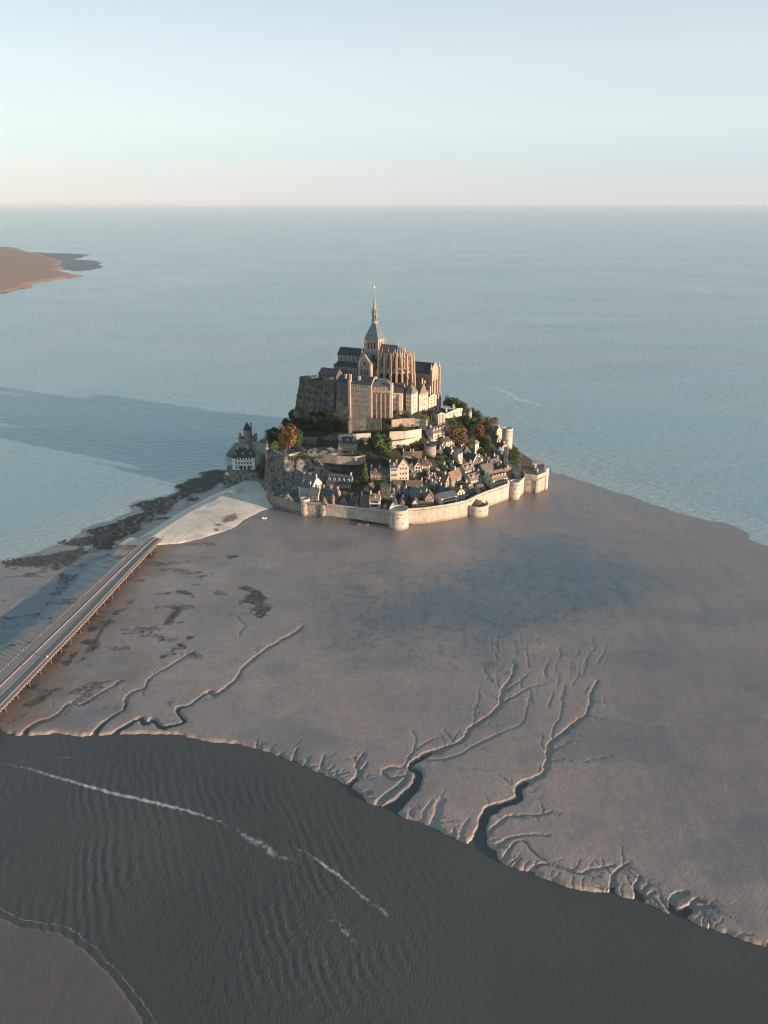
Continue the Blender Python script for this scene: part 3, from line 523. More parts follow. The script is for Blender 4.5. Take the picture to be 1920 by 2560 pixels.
fo = streaks(RX, RY, [('W', [(0, 150), (120, 158), (280, 155), (430, 162), (600, 178)], 1.5, .66), ('W', [(-80, 160), (60, 190), (160, 215), (330, 265), (480, 305), (620, 338), (740, 370), (850, 400), (960, 440), (1040, 470)], 2.3, 1.0),
    ('W', [(900, 425), (1000, 460), (1060, 505), (1110, 550), (1190, 580), (1280, 610)], 5.5, .75), ('W', [(1180, 505), (1250, 545), (1330, 590), (1400, 640), (1470, 700), (1550, 760), (1640, 825)], 1.9, .9), ('W', [(1530, 750), (1580, 790), (1640, 830)], 3.4, .7),
    ('W', [(1320, 740), (1380, 800), (1430, 870), (1500, 940), (1560, 1010)], 7, .60), ('W', [(0, 180), (60, 200), (130, 260)], 6, .4), ('W', [(60, 590), (150, 610)], 4, .4), ('S', [(1150, 1120), (1300, 1150)], 2, .4), ('W', [(1400, 1010), (1500, 1100), (1600, 1140)], 5, .3)])
dbb, sbb, _ = poly_dist(RX + (fbm(RX * .25, RY * .25, 3) - .5) * 1.8, RY + (fbm(RX * .25 + 50, RY * .25, 3) - .5) * 1.8, BANK2)
fo = np.maximum(fo, .8 * np.clip(1 - np.abs(dbb - 2.0) / .7, 0, 1))
d3, _, _ = poly_dist(RX, RY, smooth(g('W', [(-150, 330), (200, 420), (500, 540), (800, 620), (1000, 760), (1200, 900)]), 4))
rip = sstep(75, 5, d3)
wv = np.sin((RX * .9 + RY * .35) * 1.75 + 14 * fbm(RX * .05, RY * .05, 3)) * rip * sstep(.25, .75, fbm(RX * .05, RY * .05, 3)) * 1.2
rz = wv * .085 + (fbm(RX * .5, RY * .5, 3) - .5) * .16 * (.15 + rip)
river = add('river', grid_mesh('river', RX, RY, rz, M['river'], {'foam': fo, 'chop': .22 + .8 * rip * (.4 + fbm(RX * .03, RY * .03, 3))}, keep=(RY < 372))); tag(river, 'dark grey river channel with ripples and thin foam lines', 'river', kind='structure')
# far salt marsh point on the left horizon
mp_ = [tuple(CP('V', x, y, 1)[:2]) for x, y in [(-900, 640), (-500, 640), (0, 592), (60, 580), (120, 555), (230, 530), (290, 520), (360, 515), (300, 505), (270, 492), (250, 470), (255, 445), (190, 428), (120, 415), (60, 398), (0, 393), (-300, 385), (-900, 375)]]
mud = [tuple(CP('V', x, y, .5)[:2]) for x, y in [(120, 415), (250, 418), (355, 422), (340, 440), (400, 455), (455, 478), (400, 490), (330, 497), (250, 495), (200, 470)]]
def flat_land(name, poly, h, m, res, amp, label):
    p = np.array(poly); X, Y = np.meshgrid(np.arange(p[:, 0].min() - 40, p[:, 0].max() + 40, res), np.arange(p[:, 1].min() - 40, p[:, 1].max() + 40, res * 1.6))
    d, _, _ = poly_dist(X, Y, list(poly) + [poly[0]]); i_ = np.where(inside(X, Y, poly), d, -d) + (fbm(X * .008, Y * .008, 4) - .5) * amp
    Z = -1 + (h + 1) * sstep(-10, 30, i_) + (fbm(X * .02, Y * .02, 3) - .5) * h * .5
    return tag(add(name, grid_mesh(name, X, Y, Z, m, keep=Z > -.95)), label, name.replace('_', ' '), kind='structure')
M['marsh'] = mat('marsh_grass', (.52, .30, .225), nscale=.004, rgb2=(.40, .28, .20), bump=.5, bscale=.05)
M['mud'] = mat('tidal_mud', (.15, .14, .145), nscale=.01, rgb2=(.09, .095, .10), rough=.45)
flat_land('salt_marsh', mp_, 4, M['marsh'], 14, 60, 'low reddish green salt marsh point far off on the left')
flat_land('mud_flat', mud, .8, M['mud'], 9, 90, 'dark mud flat running off the tip of the far marsh')

# ------------------------------------------------------------------ building kit
_win = {}
def window_mesh(w_, h_, arched=False, fm='frame'):
    k = (round(w_, 1), round(h_, 1), arched, fm)
    if k in _win: return _win[k]
    b = MB(); w2 = w_ / 2
    if arched:
        pts = [(-w2, 0)] + [(w2, 0)] + [(w2 * math.cos(a), h_ - w2 * 1.25 + w2 * 1.25 * math.sin(a)) for a in [math.pi * i / 6 for i in range(7)]]
        b.poly([(x, -.05, z_) for x, z_ in pts], 1)
        for (x0, z0), (x1, z1) in zip(pts[1:], pts[2:] + pts[:1]): b.beam((x0, -.06, z0), (x1, -.06, z1), .22, 0)
    else:
        b.box(-w2 - .16, -.10, -.14, w2 + .16, .1, 0, 0); b.box(-w2 - .16, -.08, h_, w2 + .16, .1, h_ + .16, 0)
        b.box(-w2 - .16, -.08, 0, -w2, .1, h_, 0); b.box(w2, -.08, 0, w2 + .16, .1, h_, 0)
        b.box(-w2, -.03, 0, w2, .08, h_, 1); b.box(-.05, -.06, 0, .05, .1, h_, 0)
    _win[k] = b.mesh('window', [M[fm] if fm else M['frame'], M['glass'] if not arched else M['dark']]); return _win[k]
def put_windows(parent, o, d, L, z0, z1, rows, cols, w_=1.1, h_=1.6, arched=False, fm='frame', m0=.12, jit=0.0, name='window'):
    """windows on the vertical face that starts at local o, runs along local unit d for L; the face looks to the right of d"""
    o = np.array(o, float); d = np.array(d, float); nrm = np.array([d[1], -d[0]]); rz = math.atan2(d[1], d[0])
    for r in range(rows):
        zc = z0 + (z1 - z0) * (r + .5) / rows - h_ / 2
        for c in range(cols):
            s_ = L * (m0 + (1 - 2 * m0) * ((c + .5) / cols)) + random.uniform(-jit, jit)
            p = o + d * s_ + nrm * .02
            add(name, window_mesh(w_, h_, arched, fm), parent, (p[0], p[1], zc), rz)
def solve_len(p, d, target_px, z):
    lo, hi = 0.0, 90.0
    s0 = proj((p[0], p[1], z))[0]; sg = 1 if target_px > s0 else -1
    for _ in range(36):
        m = (lo + hi) / 2
        if sg * proj((p[0] + d[0] * m, p[1] + d[1] * m, z))[0] < sg * target_px: lo = m
        else: hi = m
    return lo
def chimney_mesh(w_, d_, h_, m='pale_stone'):
    b = MB(); b.box(-w_ / 2, -d_ / 2, -1.2, w_ / 2, d_ / 2, h_, 0); b.box(-w_ / 2 - .12, -d_ / 2 - .12, h_, w_ / 2 + .12, d_ / 2 + .12, h_ + .22, 0)
    for k in range(max(1, int(w_ / .7))): b.frustum((-w_ / 2 + .35 + k * .7, 0), 6, .2, .16, h_ + .22, h_ + .75, 1)
    return b.mesh('chimney', [M[m], M['brick']])
_chim = {}
def chimney(parent, x, y, z_, w_=1.5, d_=.9, h_=2.4, m='pale_stone', rz=0):
    k = (w_, d_, h_, m)
    if k not in _chim: _chim[k] = chimney_mesh(*k)
    return add('chimney', _chim[k], parent, (x, y, z_), rz)
_dorm = {}
def dormer(parent, x, y, z_, rz, w_=1.5, h_=1.7, m='white', rm='slate', dep=2.6):
    k = (w_, h_, m, rm, dep)
    if k not in _dorm:
        b = MB(); b.box(-w_ / 2, 0, -.6, w_ / 2, dep, h_, 0); a = w_ / 2 + .2
        b.solid([(-a, -.25, h_ - .02), (a, -.25, h_ - .02), (0, -.25, h_ + a * .95), (-a, dep, h_ - .02), (a, dep, h_ - .02), (0, dep, h_ + a * .95)], [(0, 1, 2), (5, 4, 3), (0, 2, 5, 3), (1, 4, 5, 2), (0, 3, 4, 1)], 1)
        b.solid([(-w_ / 2, -.26, h_), (w_ / 2, -.26, h_), (0, -.26, h_ + w_ * .42)], [(0, 1, 2)], 0)
        b.box(-w_ * .3, -.04, .1, w_ * .3, .02, h_ - .15, 2); _dorm[k] = b.mesh('dormer', [M[m], M[rm], M['glass']])
    return add('dormer', _dorm[k], parent, (x, y, z_), rz)
def gable_roof(b, x0, y0, x1, y1, ze, zr, axis, ov=.45, m=0, th=.28, hip=(0, 0)):
    """roof over the rectangle; ridge along axis 0 (x) or 1 (y); hip=(start,end) insets of the ridge"""
    if axis == 1:
        f = lambda p: (p[1], p[0], p[2]); X0, Y0, X1, Y1 = y0, x0, y1, x1
    else: f = lambda p: p; X0, Y0, X1, Y1 = x0, y0, x1, y1
    sl = (zr - ze) / ((Y1 - Y0) / 2); zo = ze - ov * sl; ym = (Y0 + Y1) / 2
    A = (X0 - ov * (1 if not hip[0] else 1), Y0 - ov, zo); B = (X1 + ov, Y0 - ov, zo); Cc = (X1 + ov, Y1 + ov, zo); D = (X0 - ov, Y1 + ov, zo)
    Rr = (X0 - (ov * .6 if not hip[0] else -hip[0]), ym, zr); Q = (X1 + (ov * .6 if not hip[1] else -hip[1]), ym, zr)
    top = [A, B, Cc, D, Rr, Q]; bot = [(p[0], p[1], p[2] - th) for p in top]; pts = [f(p) for p in top + bot]
    fl = [(0, 1, 5, 4), (2, 3, 4, 5), (3, 0, 4), (1, 2, 5), (7, 6, 10, 11), (9, 8, 11, 10), (0, 6, 7, 1), (2, 8, 9, 3), (3, 9, 6, 0), (1, 7, 8, 2)]
    if not hip[0]: fl[2] = (0, 4, 10, 6); fl.append((4, 3, 9, 10)); fl.remove((3, 9, 6, 0))
    if not hip[1]:
        fl[3] = (5, 1, 7, 11); fl.append((2, 5, 11, 8)); fl.remove((1, 7, 8, 2))
    if axis == 1: fl = [tuple(reversed(q)) for q in fl]
    b.solid(pts, fl, m)
def walls_mesh(b, x0, y0, x1, y1, zb, ze, zr, axis, gables=(1, 1), m=0):
    """closed body; gable triangles on the ends across the ridge"""
    b.box(x0, y0, zb, x1, y1, ze, m)
    if axis == 0:
        for i, x in enumerate((x0, x1)):
            if gables[i]:
                xa, xb = (x, x + .4) if i == 0 else (x - .4, x)
                b.solid([(xa, y0, ze), (xa, y1, ze), (xa, (y0 + y1) / 2, zr), (xb, y0, ze), (xb, y1, ze), (xb, (y0 + y1) / 2, zr)], [(0, 2, 1), (3, 4, 5), (0, 3, 5, 2), (1, 2, 5, 4)], m)
    else:
        for i, y in enumerate((y0, y1)):
            if gables[i]:
                ya, yb = (y, y + .4) if i == 0 else (y - .4, y)
                b.solid([(x0, ya, ze), (x1, ya, ze), ((x0 + x1) / 2, ya, zr), (x0, yb, ze), (x1, yb, ze), ((x0 + x1) / 2, yb, zr)], [(0, 1, 2), (3, 5, 4), (0, 2, 5, 3), (1, 4, 5, 2)], m)
HOUSES = []
def corner(c, xl, xc, xr, yb, yaw, z0=None):
    if z0 is None: p = T(c, xc, yb); z0 = p[2]
    else: p = CP(c, xc, yb, z0)
    th = R(yaw); dl = np.array([-math.cos(th), math.sin(th)]); dr_ = np.array([math.sin(th), math.cos(th)])
    L = solve_len(p, dl, C(c, xl, 0)[0], z0) if xl is not None else 0; Rr = solve_len(p, dr_, C(c, xr, 0)[0], z0) if xr is not None else 0
    return p, z0, th, L, Rr
def house(label, c, xl, xc, xr, yb, ye, yr, yaw=27, ridge='L', wall='granite', roof='slate', wl=(2, 3), wr=(2, 1), dl=0, dr=0, dm='white', ch=(), hip=False, minL=None, minR=None, z0=None, cat='house',
          name='village_house', group=None, ws=(1.0, 1.5), fm='frame', chw=1.4, foot=5, arch=False, ext=None):
    """near corner at xc; left face runs back to xl, right face to xr; yb base, ye eaves, yr ridge rows at the near corner / ridge"""
    p, z0, th, L, Rr = corner(c, xl, xc, xr, yb, yaw, z0)
    if minL: L = max(L, minL)
    if minR: Rr = max(Rr, minR)
    L = min(L, 40); Rr = min(Rr, 8.5 if yaw <= 16 else 24)
    if ext: L = ext[0] or L; Rr = ext[1] or Rr
    H_ = zat(p, C(c, 0, ye)[1]) - z0; H_ = min(max(H_, 2.4), 30)
    t = empty(name, (p[0], p[1], z0), -th, label, cat, group)       # local frame: -x along the left face, +y into the hill
    ax = 0 if ridge == 'L' else 1; span = Rr if ax == 0 else L
    mid = p[:2] + (np.array([math.sin(th), math.cos(th)]) * Rr / 2 if ax == 0 else np.array([-math.cos(th), math.sin(th)]) * L / 2)
    zr = zat(mid, C(c, 0, yr)[1]) - z0; zr = H_ + min(max(zr - H_, span * .28), span * .75)
    b = MB(); walls_mesh(b, -L, 0, 0, Rr, -foot, H_, zr - .05, ax, (0, 0) if hip else (1, 1)); wo = b.build('wall', M[wall], t)
    b = MB(); hp = (span * .45, span * .45) if hip else (0, 0); gable_roof(b, -L, 0, 0, Rr, H_ + .06, zr + .1, ax, hip=hp); ro = b.build('roof', M[roof], t)
    if wl and L > 2: put_windows(t, (-L, 0), (1, 0), L, .3, H_, wl[0], wl[1], ws[0], min(ws[1], H_ / max(1, wl[0]) * .6), arch, fm)
    if wr and Rr > 2: put_windows(t, (0, 0), (0, 1), Rr, .3, H_, wr[0], wr[1], ws[0], min(ws[1], H_ / max(1, wr[0]) * .6), arch, fm)
    if wr and ax == 0 and not hip and span > 5: put_windows(t, (0, Rr / 2 - 1), (0, 1), 2, H_ + .3, H_ + 2.2, 1, 1, .8, 1.1, False, fm)
    if wl and ax == 1 and not hip and span > 5: put_windows(t, (-L / 2 - 1, 0), (1, 0), 2, H_ + .3, H_ + 2.2, 1, 1, .8, 1.1, False, fm)
    sl = (zr - H_) / (span / 2)
    for k in range(dl): dormer(t, -L + L * (k + .5) / dl, span * .12 if ax == 0 else .3, H_ + sl * span * .12 + .1, 0, m=dm, rm=roof)
    for k in range(dr): dormer(t, -.3 if ax == 0 else -span * .12, Rr * (k + .5) / dr, H_ + sl * span * .12 + .1, math.pi / 2, m=dm, rm=roof)
    for f_ in ch:                                                  # chimneys along the ridge 0..1 (0 = far end of left face / far end of right face)
        if ax == 0: chimney(ro, -L + f_ * L + (.7 if f_ == 0 else -.7 if f_ == 1 else 0), Rr / 2, zr, .9, chw, 1.7)
        else: chimney(ro, -L / 2, f_ * Rr + (.7 if f_ == 0 else -.7 if f_ == 1 else 0), zr, chw, .9, 1.7)
    HOUSES.append(t); t['_'] = 0; del t['_']; return t, dict(L=L, R=Rr, H=H_, Z=zr, wall=wo, roof=ro, p=p, z0=z0, th=th)

def wall_thing(name, pts, zt, zb, th, m, label, cat='wall', para=0.0, crenel=False, corbels=False, closed=False, kind=None, group=None):
    """stone wall along plan points; zt, zb scalars or lists; th thickness; para = parapet height (thin) on the outer (right-hand) side"""
    n = len(pts); zt = [zt] * n if np.isscalar(zt) else zt; zb = [zb] * n if np.isscalar(zb) else zb
    b = MB(); bp = MB(); pts = [np.array(q[:2], float) for q in pts]
    offs = []
    for i in range(n):
        a = pts[i] - pts[i - 1] if i > 0 else pts[1] - pts[0]; c_ = pts[i + 1] - pts[i] if i < n - 1 else pts[i] - pts[i - 1]
        a = a / (np.linalg.norm(a) + 1e-9); c_ = c_ / (np.linalg.norm(c_) + 1e-9); d = a + c_; d /= np.linalg.norm(d) + 1e-9; offs.append(np.array([-d[1], d[0]]))
    def strip(bb, o0, o1, z0s, z1s):
        A = [(*(pts[i] + offs[i] * o0), z0s[i]) for i in range(n)] + [(*(pts[i] + offs[i] * o1), z0s[i]) for i in range(n)]
        B = [(*(pts[i] + offs[i] * o0), z1s[i]) for i in range(n)] + [(*(pts[i] + offs[i] * o1), z1s[i]) for i in range(n)]
        f = []
        for i in range(n - 1):
            f += [(i, i + 1, 2 * n + i + 1, 2 * n + i), (n + i + 1, n + i, 3 * n + i, 3 * n + i + 1), (2 * n + i, 2 * n + i + 1, 3 * n + i + 1, 3 * n + i), (i + 1, i, n + i, n + i + 1)]
        f += [(0, 2 * n, 3 * n, n), (n - 1, 2 * n - 1, 4 * n - 1, 3 * n - 1)]; bb.solid(A + B, f, 0)
    strip(b, 0, th, zb, zt)
    o = b.build(name, M[m]); tag(o, label, cat, group, kind)
    if para:
        strip(bp, -.25, .45, [z_ - .02 for z_ in zt], [z_ + para for z_ in zt])
        if corbels:
            for i in range(n - 1):
                L = np.linalg.norm(pts[i + 1] - pts[i]); k = int(L / 1.6); d = (pts[i + 1] - pts[i]) / (L + 1e-9); nn = np.array([d[1], -d[0]])
                for j in range(k):
                    q = pts[i] + d * (j + .5) * 1.6 + nn * .22; zz = zt[i] + (zt[i + 1] - zt[i]) * (j + .5) / max(k, 1)
                    bp.obox(q, d, .3, .22, zz - 1.1, zz - .04, 0)
        bp.build('parapet', M[m], o)
    return o
def round_tower(name, label, c, cx, yb, r_, ytop, z0=0.0, m='pale_stone', taper=.93, para=1.3, cone=None, cone_m='tile', open_top=True, n=28, foot=3, corbel=True, slits=5, cat='tower', facing=None, ht=None):
    p = CP(c, cx, yb, z0) if z0 is not None else T(c, cx, yb); z0 = p[2]; v = p[:2] / np.linalg.norm(p[:2]); cc = p[:2] + v * r_
    top = (zat(p, C(c, 0, ytop)[1]) - z0) if ht is None else ht
    t = empty(name, (cc[0], cc[1], z0), 0, label, cat)
    b = MB(); prof = [(r_ * 1.09, -foot), (r_ * 1.02, top * .25), (r_ * taper * 1.01, top - para - 1.2)]
    for i in range(2): b.frustum((0, 0), n, prof[i][0], prof[i + 1][0], prof[i][1], prof[i + 1][1], 0, cap=(i == 1))
    b.build('wall', M[m], t)
    b = MB(); ra = r_ * taper * 1.0; rb = r_ * taper * 1.08
    b.frustum((0, 0), n, ra, rb, top - para - 1.2, top - para - .5, 0, cap=False); b.frustum((0, 0), n, rb, rb, top - para - .5, top, 0, cap=False)
    ri = rb - .8
    A = [(rb * math.cos(2 * math.pi * i / n), rb * math.sin(2 * math.pi * i / n), top) for i in range(n)]; B = [(ri * math.cos(2 * math.pi * i / n), ri * math.sin(2 * math.pi * i / n), top) for i in range(n)]
    D = [(x, y, top - para) for x, y, _ in B]
    b.solid(A + B, [(i, (i + 1) % n, n + (i + 1) % n, n + i) for i in range(n)], 0); b.solid(B + D, [(i, (i + 1) % n, n + (i + 1) % n, n + i) for i in range(n)], 0); b.solid(D, [tuple(range(n))], 0)
    if corbel:
        for i in range(n): a = 2 * math.pi * i / n; b.obox((ra * 1.03 * math.cos(a), ra * 1.03 * math.sin(a)), (math.cos(a), math.sin(a)), .25, .22, top - para - 1.9, top - para - .9, 0)
    b.build('parapet', M[m], t)
    if cone:
        b = MB(); b.frustum((0, 0), n, ri * cone[0], 0, top - para + .1, top - para + .1 + cone[1], 0); b.build('roof', M[cone_m], t)
    for k in range(slits):
        a = math.radians(-150 + 120 * (k + .5) / slits) ; rr = r_ * (1.0 - .04); zz = top * (.35 if k % 2 else .62)
        add('arrow_slit', window_mesh(.35, 1.1, True, 'granite'), t, (rr * 1.06 * math.cos(a), rr * 1.06 * math.sin(a), zz), a + math.pi / 2)
    return t

# ------------------------------------------------------------------ ramparts
RW = 14.0
def along(c, pts, z0=0.0): return [CP(c, x, y, z0)[:2] for x, y in pts]
w0, w1 = along('A', [(232, 1154), (388, 1208)]); w3, w4 = along('A', [(507, 1222), (822, 1260)]); w1b, w2b = along('A', [(412, 1211), (492, 1218)])
zt = lambda p, c, y: zat(p, C(c, 0, y)[1]) - 1.2
wall_thing('rampart_wall', [w0, (w0 * .5 + w1 * .5) + np.array([-.5, -1.]), w1], [zt(w0, 'A', 1104), 9.5, zt(w1, 'A', 1148)], -3, 2.6, 'granite', 'short shaded rampart length at the left end beside the rocks', 'rampart wall', para=1.2)
wall_thing('rampart_wall', [w1b, w2b], [11.5, 11.5], -3, 3, 'granite', 'narrow rampart length between the two small round towers', 'rampart wall', para=1.2, corbels=True)
wall_thing('rampart_wall', [w3, w3 * .5 + w4 * .5 + np.array([.2, .3]), w4], [11.4, 11.5, 12.0], -3, 3.2, 'rampart', 'long dim brown rampart running from the cone roofed tower to the big round tower', 'rampart wall', para=1.3, corbels=True)
w5 = along('A', [(900, 1256), (1000, 1249), (1100, 1235), (1200, 1214), (1245, 1190), (1300, 1166)]); w7 = along('A', [(1296, 1168), (1350, 1150), (1412, 1126)])
wall_thing('rampart_wall', w5, [12.6, 12.8, 13.0, 13.2, 13.3, 13.4], -3, 3.4, 'rampart', 'bright sunlit rampart right of the big round tower, pierced by small gun holes', 'rampart wall', para=1.3, corbels=True)
wall_thing('rampart_wall', w7, [13.4, 13.6, 13.8], -3, 3.4, 'rampart', 'bright sunlit rampart between the half round tower and the plain round tower', 'rampart wall', para=1.3, corbels=True)
w9 = along('A', [(1450, 1126), (1478, 1100)]); wall_thing('rampart_wall', w9, [14, 14], -3, 3, 'rampart', 'short curved rampart joining the plain round tower to the angular bastion', 'rampart wall', para=1.3)
round_tower('round_tower', 'small open topped round tower, leftmost on the rampart', 'A', 404, 1212, 3.6, 1125, m='pale_stone')
round_tower('round_tower', 'small round tower with a brown conical roof on the rampart', 'A', 498, 1222, 3.5, 1152, m='pale_stone', cone=(1.32, 7.0), cone_m='tile')
round_tower('round_tower', 'largest pale round tower bulging from the middle of the rampart', 'A', 862, 1283, 7.1, 1183, m='pale_stone', para=1.6)
round_tower('round_tower', 'plain round tower at the right end of the sunlit rampart', 'A', 1431, 1133, 4.2, 1040, m='pale_stone')
# half-round low tower
pA = CP('A', 1250, 1222, 0); t = empty('half_round_tower', (pA[0] + 1, pA[1] + 8.5, 0), R(8), 'broad low half round tower with a brown roof standing out from the rampart', 'tower')
b = MB(); n = 18; rr = 8.3
arc = [(rr * math.cos(a) * .98, rr * .95 * math.sin(a)) for a in [math.pi + math.pi * i / n for i in range(n + 1)]]; arc = [(-rr * .98, 6)] + arc + [(rr * .98, 6)]
hh = zat(pA, C('A', 0, 1162)[1]); k = len(arc)
b.solid([(x * 1.03, y * 1.03, -3) for x, y in arc] + [(x, y, hh - 2.2) for x, y in arc], [(i, i + 1, k + i + 1, k + i) for i in range(k - 1)] + [(0, k, 2 * k - 1, k - 1), tuple(range(2 * k - 1, k - 1, -1))[::-1]], 0); b.build('wall', M['pale_stone'], t)
b = MB(); o1 = [(x * 1.02, y * 1.02) for x, y in arc]; o2 = [(x * .94, y * .94) for x, y in arc]
b.solid([(x, y, hh - 2.5) for x, y in o1] + [(x, y, hh) for x, y in o1] + [(x, y, hh) for x, y in o2] + [(x, y, hh - 2.5) for x, y in o2], [(j * k + i, j * k + i + 1, (j + 1) * k + i + 1, (j + 1) * k + i) for j in range(3) for i in range(k - 1)], 0)
b.build('parapet', M['pale_stone'], t)
b = MB(); o3 = [(x * .80, y * .78 + .5) for x, y in arc]; b.solid([(x, y, hh - 2.1) for x, y in o3] + [(0, 4, hh + 2.0), (0, 6, hh + 2.0)], [(i, i + 1, k) for i in range(k - 1)] + [(k - 1, k + 1, k), (0, k, k + 1), (0, k + 1, k - 1)], 0); b.build('roof', M['tile'], t)
for a in (200, 235, 270, 305, 335): add('embrasure', window_mesh(.7, .8, True, 'granite'), t, (rr * 1.0 * math.cos(R(a)), rr * .965 * math.sin(R(a)), hh - 3.8), R(a) + math.pi / 2)
# angular bastion at the right
bp = [CP('A', x, y, 0)[:2] for x, y in ((1473, 1094), (1479, 1094), (1541, 1099), (1586, 1080))]
bpt = [bp[1], bp[2], bp[3], bp[3] + np.array([2, 22.]), bp[1] + np.array([2., 30])]
cb = np.mean(bpt, 0); t = empty('angular_bastion', (cb[0], cb[1], 0), 0, 'angular stone bastion with a broad brown roof at the right end of the ramparts', 'bastion')
hb = zat(bp[2], C('A', 0, 1003)[1]); q = [p_ - cb for p_ in bpt]; k = len(q); b = MB()
b.solid([(p_[0] * 1.03, p_[1] * 1.03, -3) for p_ in q] + [(p_[0], p_[1], hb - 2.4) for p_ in q], [(i, (i + 1) % k, k + (i + 1) % k, k + i) for i in range(k)] + [tuple(range(k, 2 * k))], 0); b.build('wall', M['rampart'], t)
b = MB(); s1, s2 = 1.025, .93
b.solid([(p_[0] * s, p_[1] * s, z_) for s, z_ in ((s1, hb - 3.2), (s1, hb), (s2, hb), (s2, hb - 2.4)) for p_ in q], [(j * k + i, j * k + (i + 1) % k, (j + 1) * k + (i + 1) % k, (j + 1) * k + i) for j in range(3) for i in range(k)], 0)
for i in (0, 1):
    d = q[i + 1] - q[i]; Lq = np.linalg.norm(d); d = d / Lq
    for j in range(int(Lq / 1.7)): b.obox(q[i] + d * (j + .6) * 1.7 + np.array([d[1], -d[0]]) * .35, d, .3, .3, hb - 4.4, hb - 3.0, 0)
b.build('parapet', M['rampart'], t)
rf = [CP('R', x, y, hb - 1)[:2] - cb for x, y in ((1232, 935), (1395, 935), (1345, 790), (1225, 735))]; b = MB()
zc = [hb - .6, hb - .6, hb + 2.2, hb + 3.6]; b.solid([(rf[i][0], rf[i][1], zc[i]) for i in range(4)] + [(rf[i][0], rf[i][1], hb - 2.6) for i in range(4)], [(0, 1, 2), (0, 2, 3), (4, 5, 1, 0), (5, 6, 2, 1), (6, 7, 3, 2), (7, 4, 0, 3)], 0); rfo = b.build('roof', M['tile'], t)
cq = CP('R', 1400, 880, hb)[:2] - cb; chimney(rfo, cq[0], cq[1], hb - 1, 1.5, 1.2, 6.5, 'pale_stone')
cq = CP('R', 1405, 900, hb)[:2] - cb; chimney(rfo, cq[0] + 1.5, cq[1] + .2, hb - 1, 1.2, 1.2, 3.2, 'pale_stone')
b = MB(); tq = q[2]; b.frustum((tq[0] - .4, tq[1] + .6), 12, 2.3, 2.3, -2, hb + 3.0, 0); b.build('turret', M['pale_stone'], t)
for x, y in ((1300, 980), (1345, 985), (1290, 1030), (1350, 1080), (1440, 960), (1380, 1150)): 
    pp = CP('R', x, y, 0)
for i, (s_, zz) in enumerate(((.3, hb - 2.0), (.55, hb - 2.0), (.45, hb * .5), (.8, hb * .62), (.8, hb * .25))):
    d = q[1] - q[0]; Lq = np.linalg.norm(d); d /= Lq; o_ = q[0] + d * Lq * s_ + np.array([d[1], -d[0]]) * .5; add('embrasure', window_mesh(.6, .8, True, 'granite'), t, (o_[0], o_[1], zz), math.atan2(d[1], d[0]))
b = MB(); pp = [q[0] + (q[1] - q[0]) * s for s in (-.02, 1.02)]
b.obox((q[1] + np.array([.0, .0])), (1, 0), .9, .9, -3, hb - 4.5, 0); b.build('buttress', M['rampart'], t)
# small gun holes in the bright rampart
for x, y in ((990, 1213), (1018, 1216), (1050, 1212), (1083, 1200)): pass
# stepped eastern rampart climbing to the north tower
pn = [CP('R', 1040, 835, 12)[:2], CP('R', 1045, 760, 14)[:2], CP('R', 1055, 690, 17)[:2], CP('R', 1050, 610, 20)[:2]]
wall_thing('rampart_wall', [bp[0] + np.array([-1, 6.])] + pn, [13.5, 15, 17, 19.5, 21.5], 0, 3, 'rampart', 'stepped rampart climbing beside the green bank up to the tall north tower', 'rampart wall', para=1.2)
round_tower('round_tower', 'tall round tower above the sea at the upper right corner of the village', 'R', 1040, 600, 4.7, 366, z0=11.5, m='pale_stone', para=1.5, taper=.95, foot=12, slits=3)

# ------------------------------------------------------------------ the abbey, in a frame turned to the church: u = east along the nave, v = north
TH = R(27.7); EU = np.array([math.cos(TH), -math.sin(TH)]); EV = np.array([math.sin(TH), math.cos(TH)]); TC = np.array([-7.6, 720.4])
def uv(p): d = np.array(p[:2]) - TC; return d @ EU, d @ EV
def wl_(u, v, z_=0): q = TC + EU * u + EV * v; return (q[0], q[1], z_)
def ab(name, label, cat, m=None): return empty(name, (TC[0], TC[1], 0), -TH, label, cat)
def lancets(par, face, a0, a1, n, const, z0, z1, w_=.9, fm='granite', name='window'):
    """row of arched windows; face 'S' (v const, facing -v) or 'E' (u const, facing +u)"""
    for i in range(n):
        s_ = a0 + (a1 - a0) * (i + .5) / n
        if face == 'S': add(name, window_mesh(w_, z1 - z0, True, fm), par, (s_, const - .02, z0), 0)
        else: add(name, window_mesh(w_, z1 - z0, True, fm), par, (const + .02, s_, z0), math.pi / 2)
# church: nave, transept, choir with its ring of buttresses, tower and spire are one building
ch = ab('abbey_church', 'great gothic abbey church with slender spire and pinnacled choir crowning the mount', 'church')
s = 6.45
b = MB(); b.box(-s, -s, 74, s, s, 109.4); b.box(-s - .25, -s - .25, 98.6, s + .25, s + .25, 99.2); b.box(-s - .35, -s - .35, 109.4, s + .35, s + .35, 110)
for x in (-s, s):
    for y in (-s, s): b.box(x - .6, y - .6, 74, x + .6, y + .6, 108.4)
tw = b.build('tower', M['granite'], ch)
for i in (-1, 0, 1):
    add('belfry_opening', window_mesh(1.7, 6.3, True, 'pale_stone'), tw, (i * 3.1, -s - .06, 101.2), 0); add('belfry_opening', window_mesh(1.7, 6.3, True, 'pale_stone'), tw, (s + .06, i * 3.1, 101.2), math.pi / 2)
lancets(tw, 'S', -5, 5, 3, -s - .04, 94, 97.4, 1.0)
b = MB(); e = s + .7; zt_ = 123.0; k = 1.9
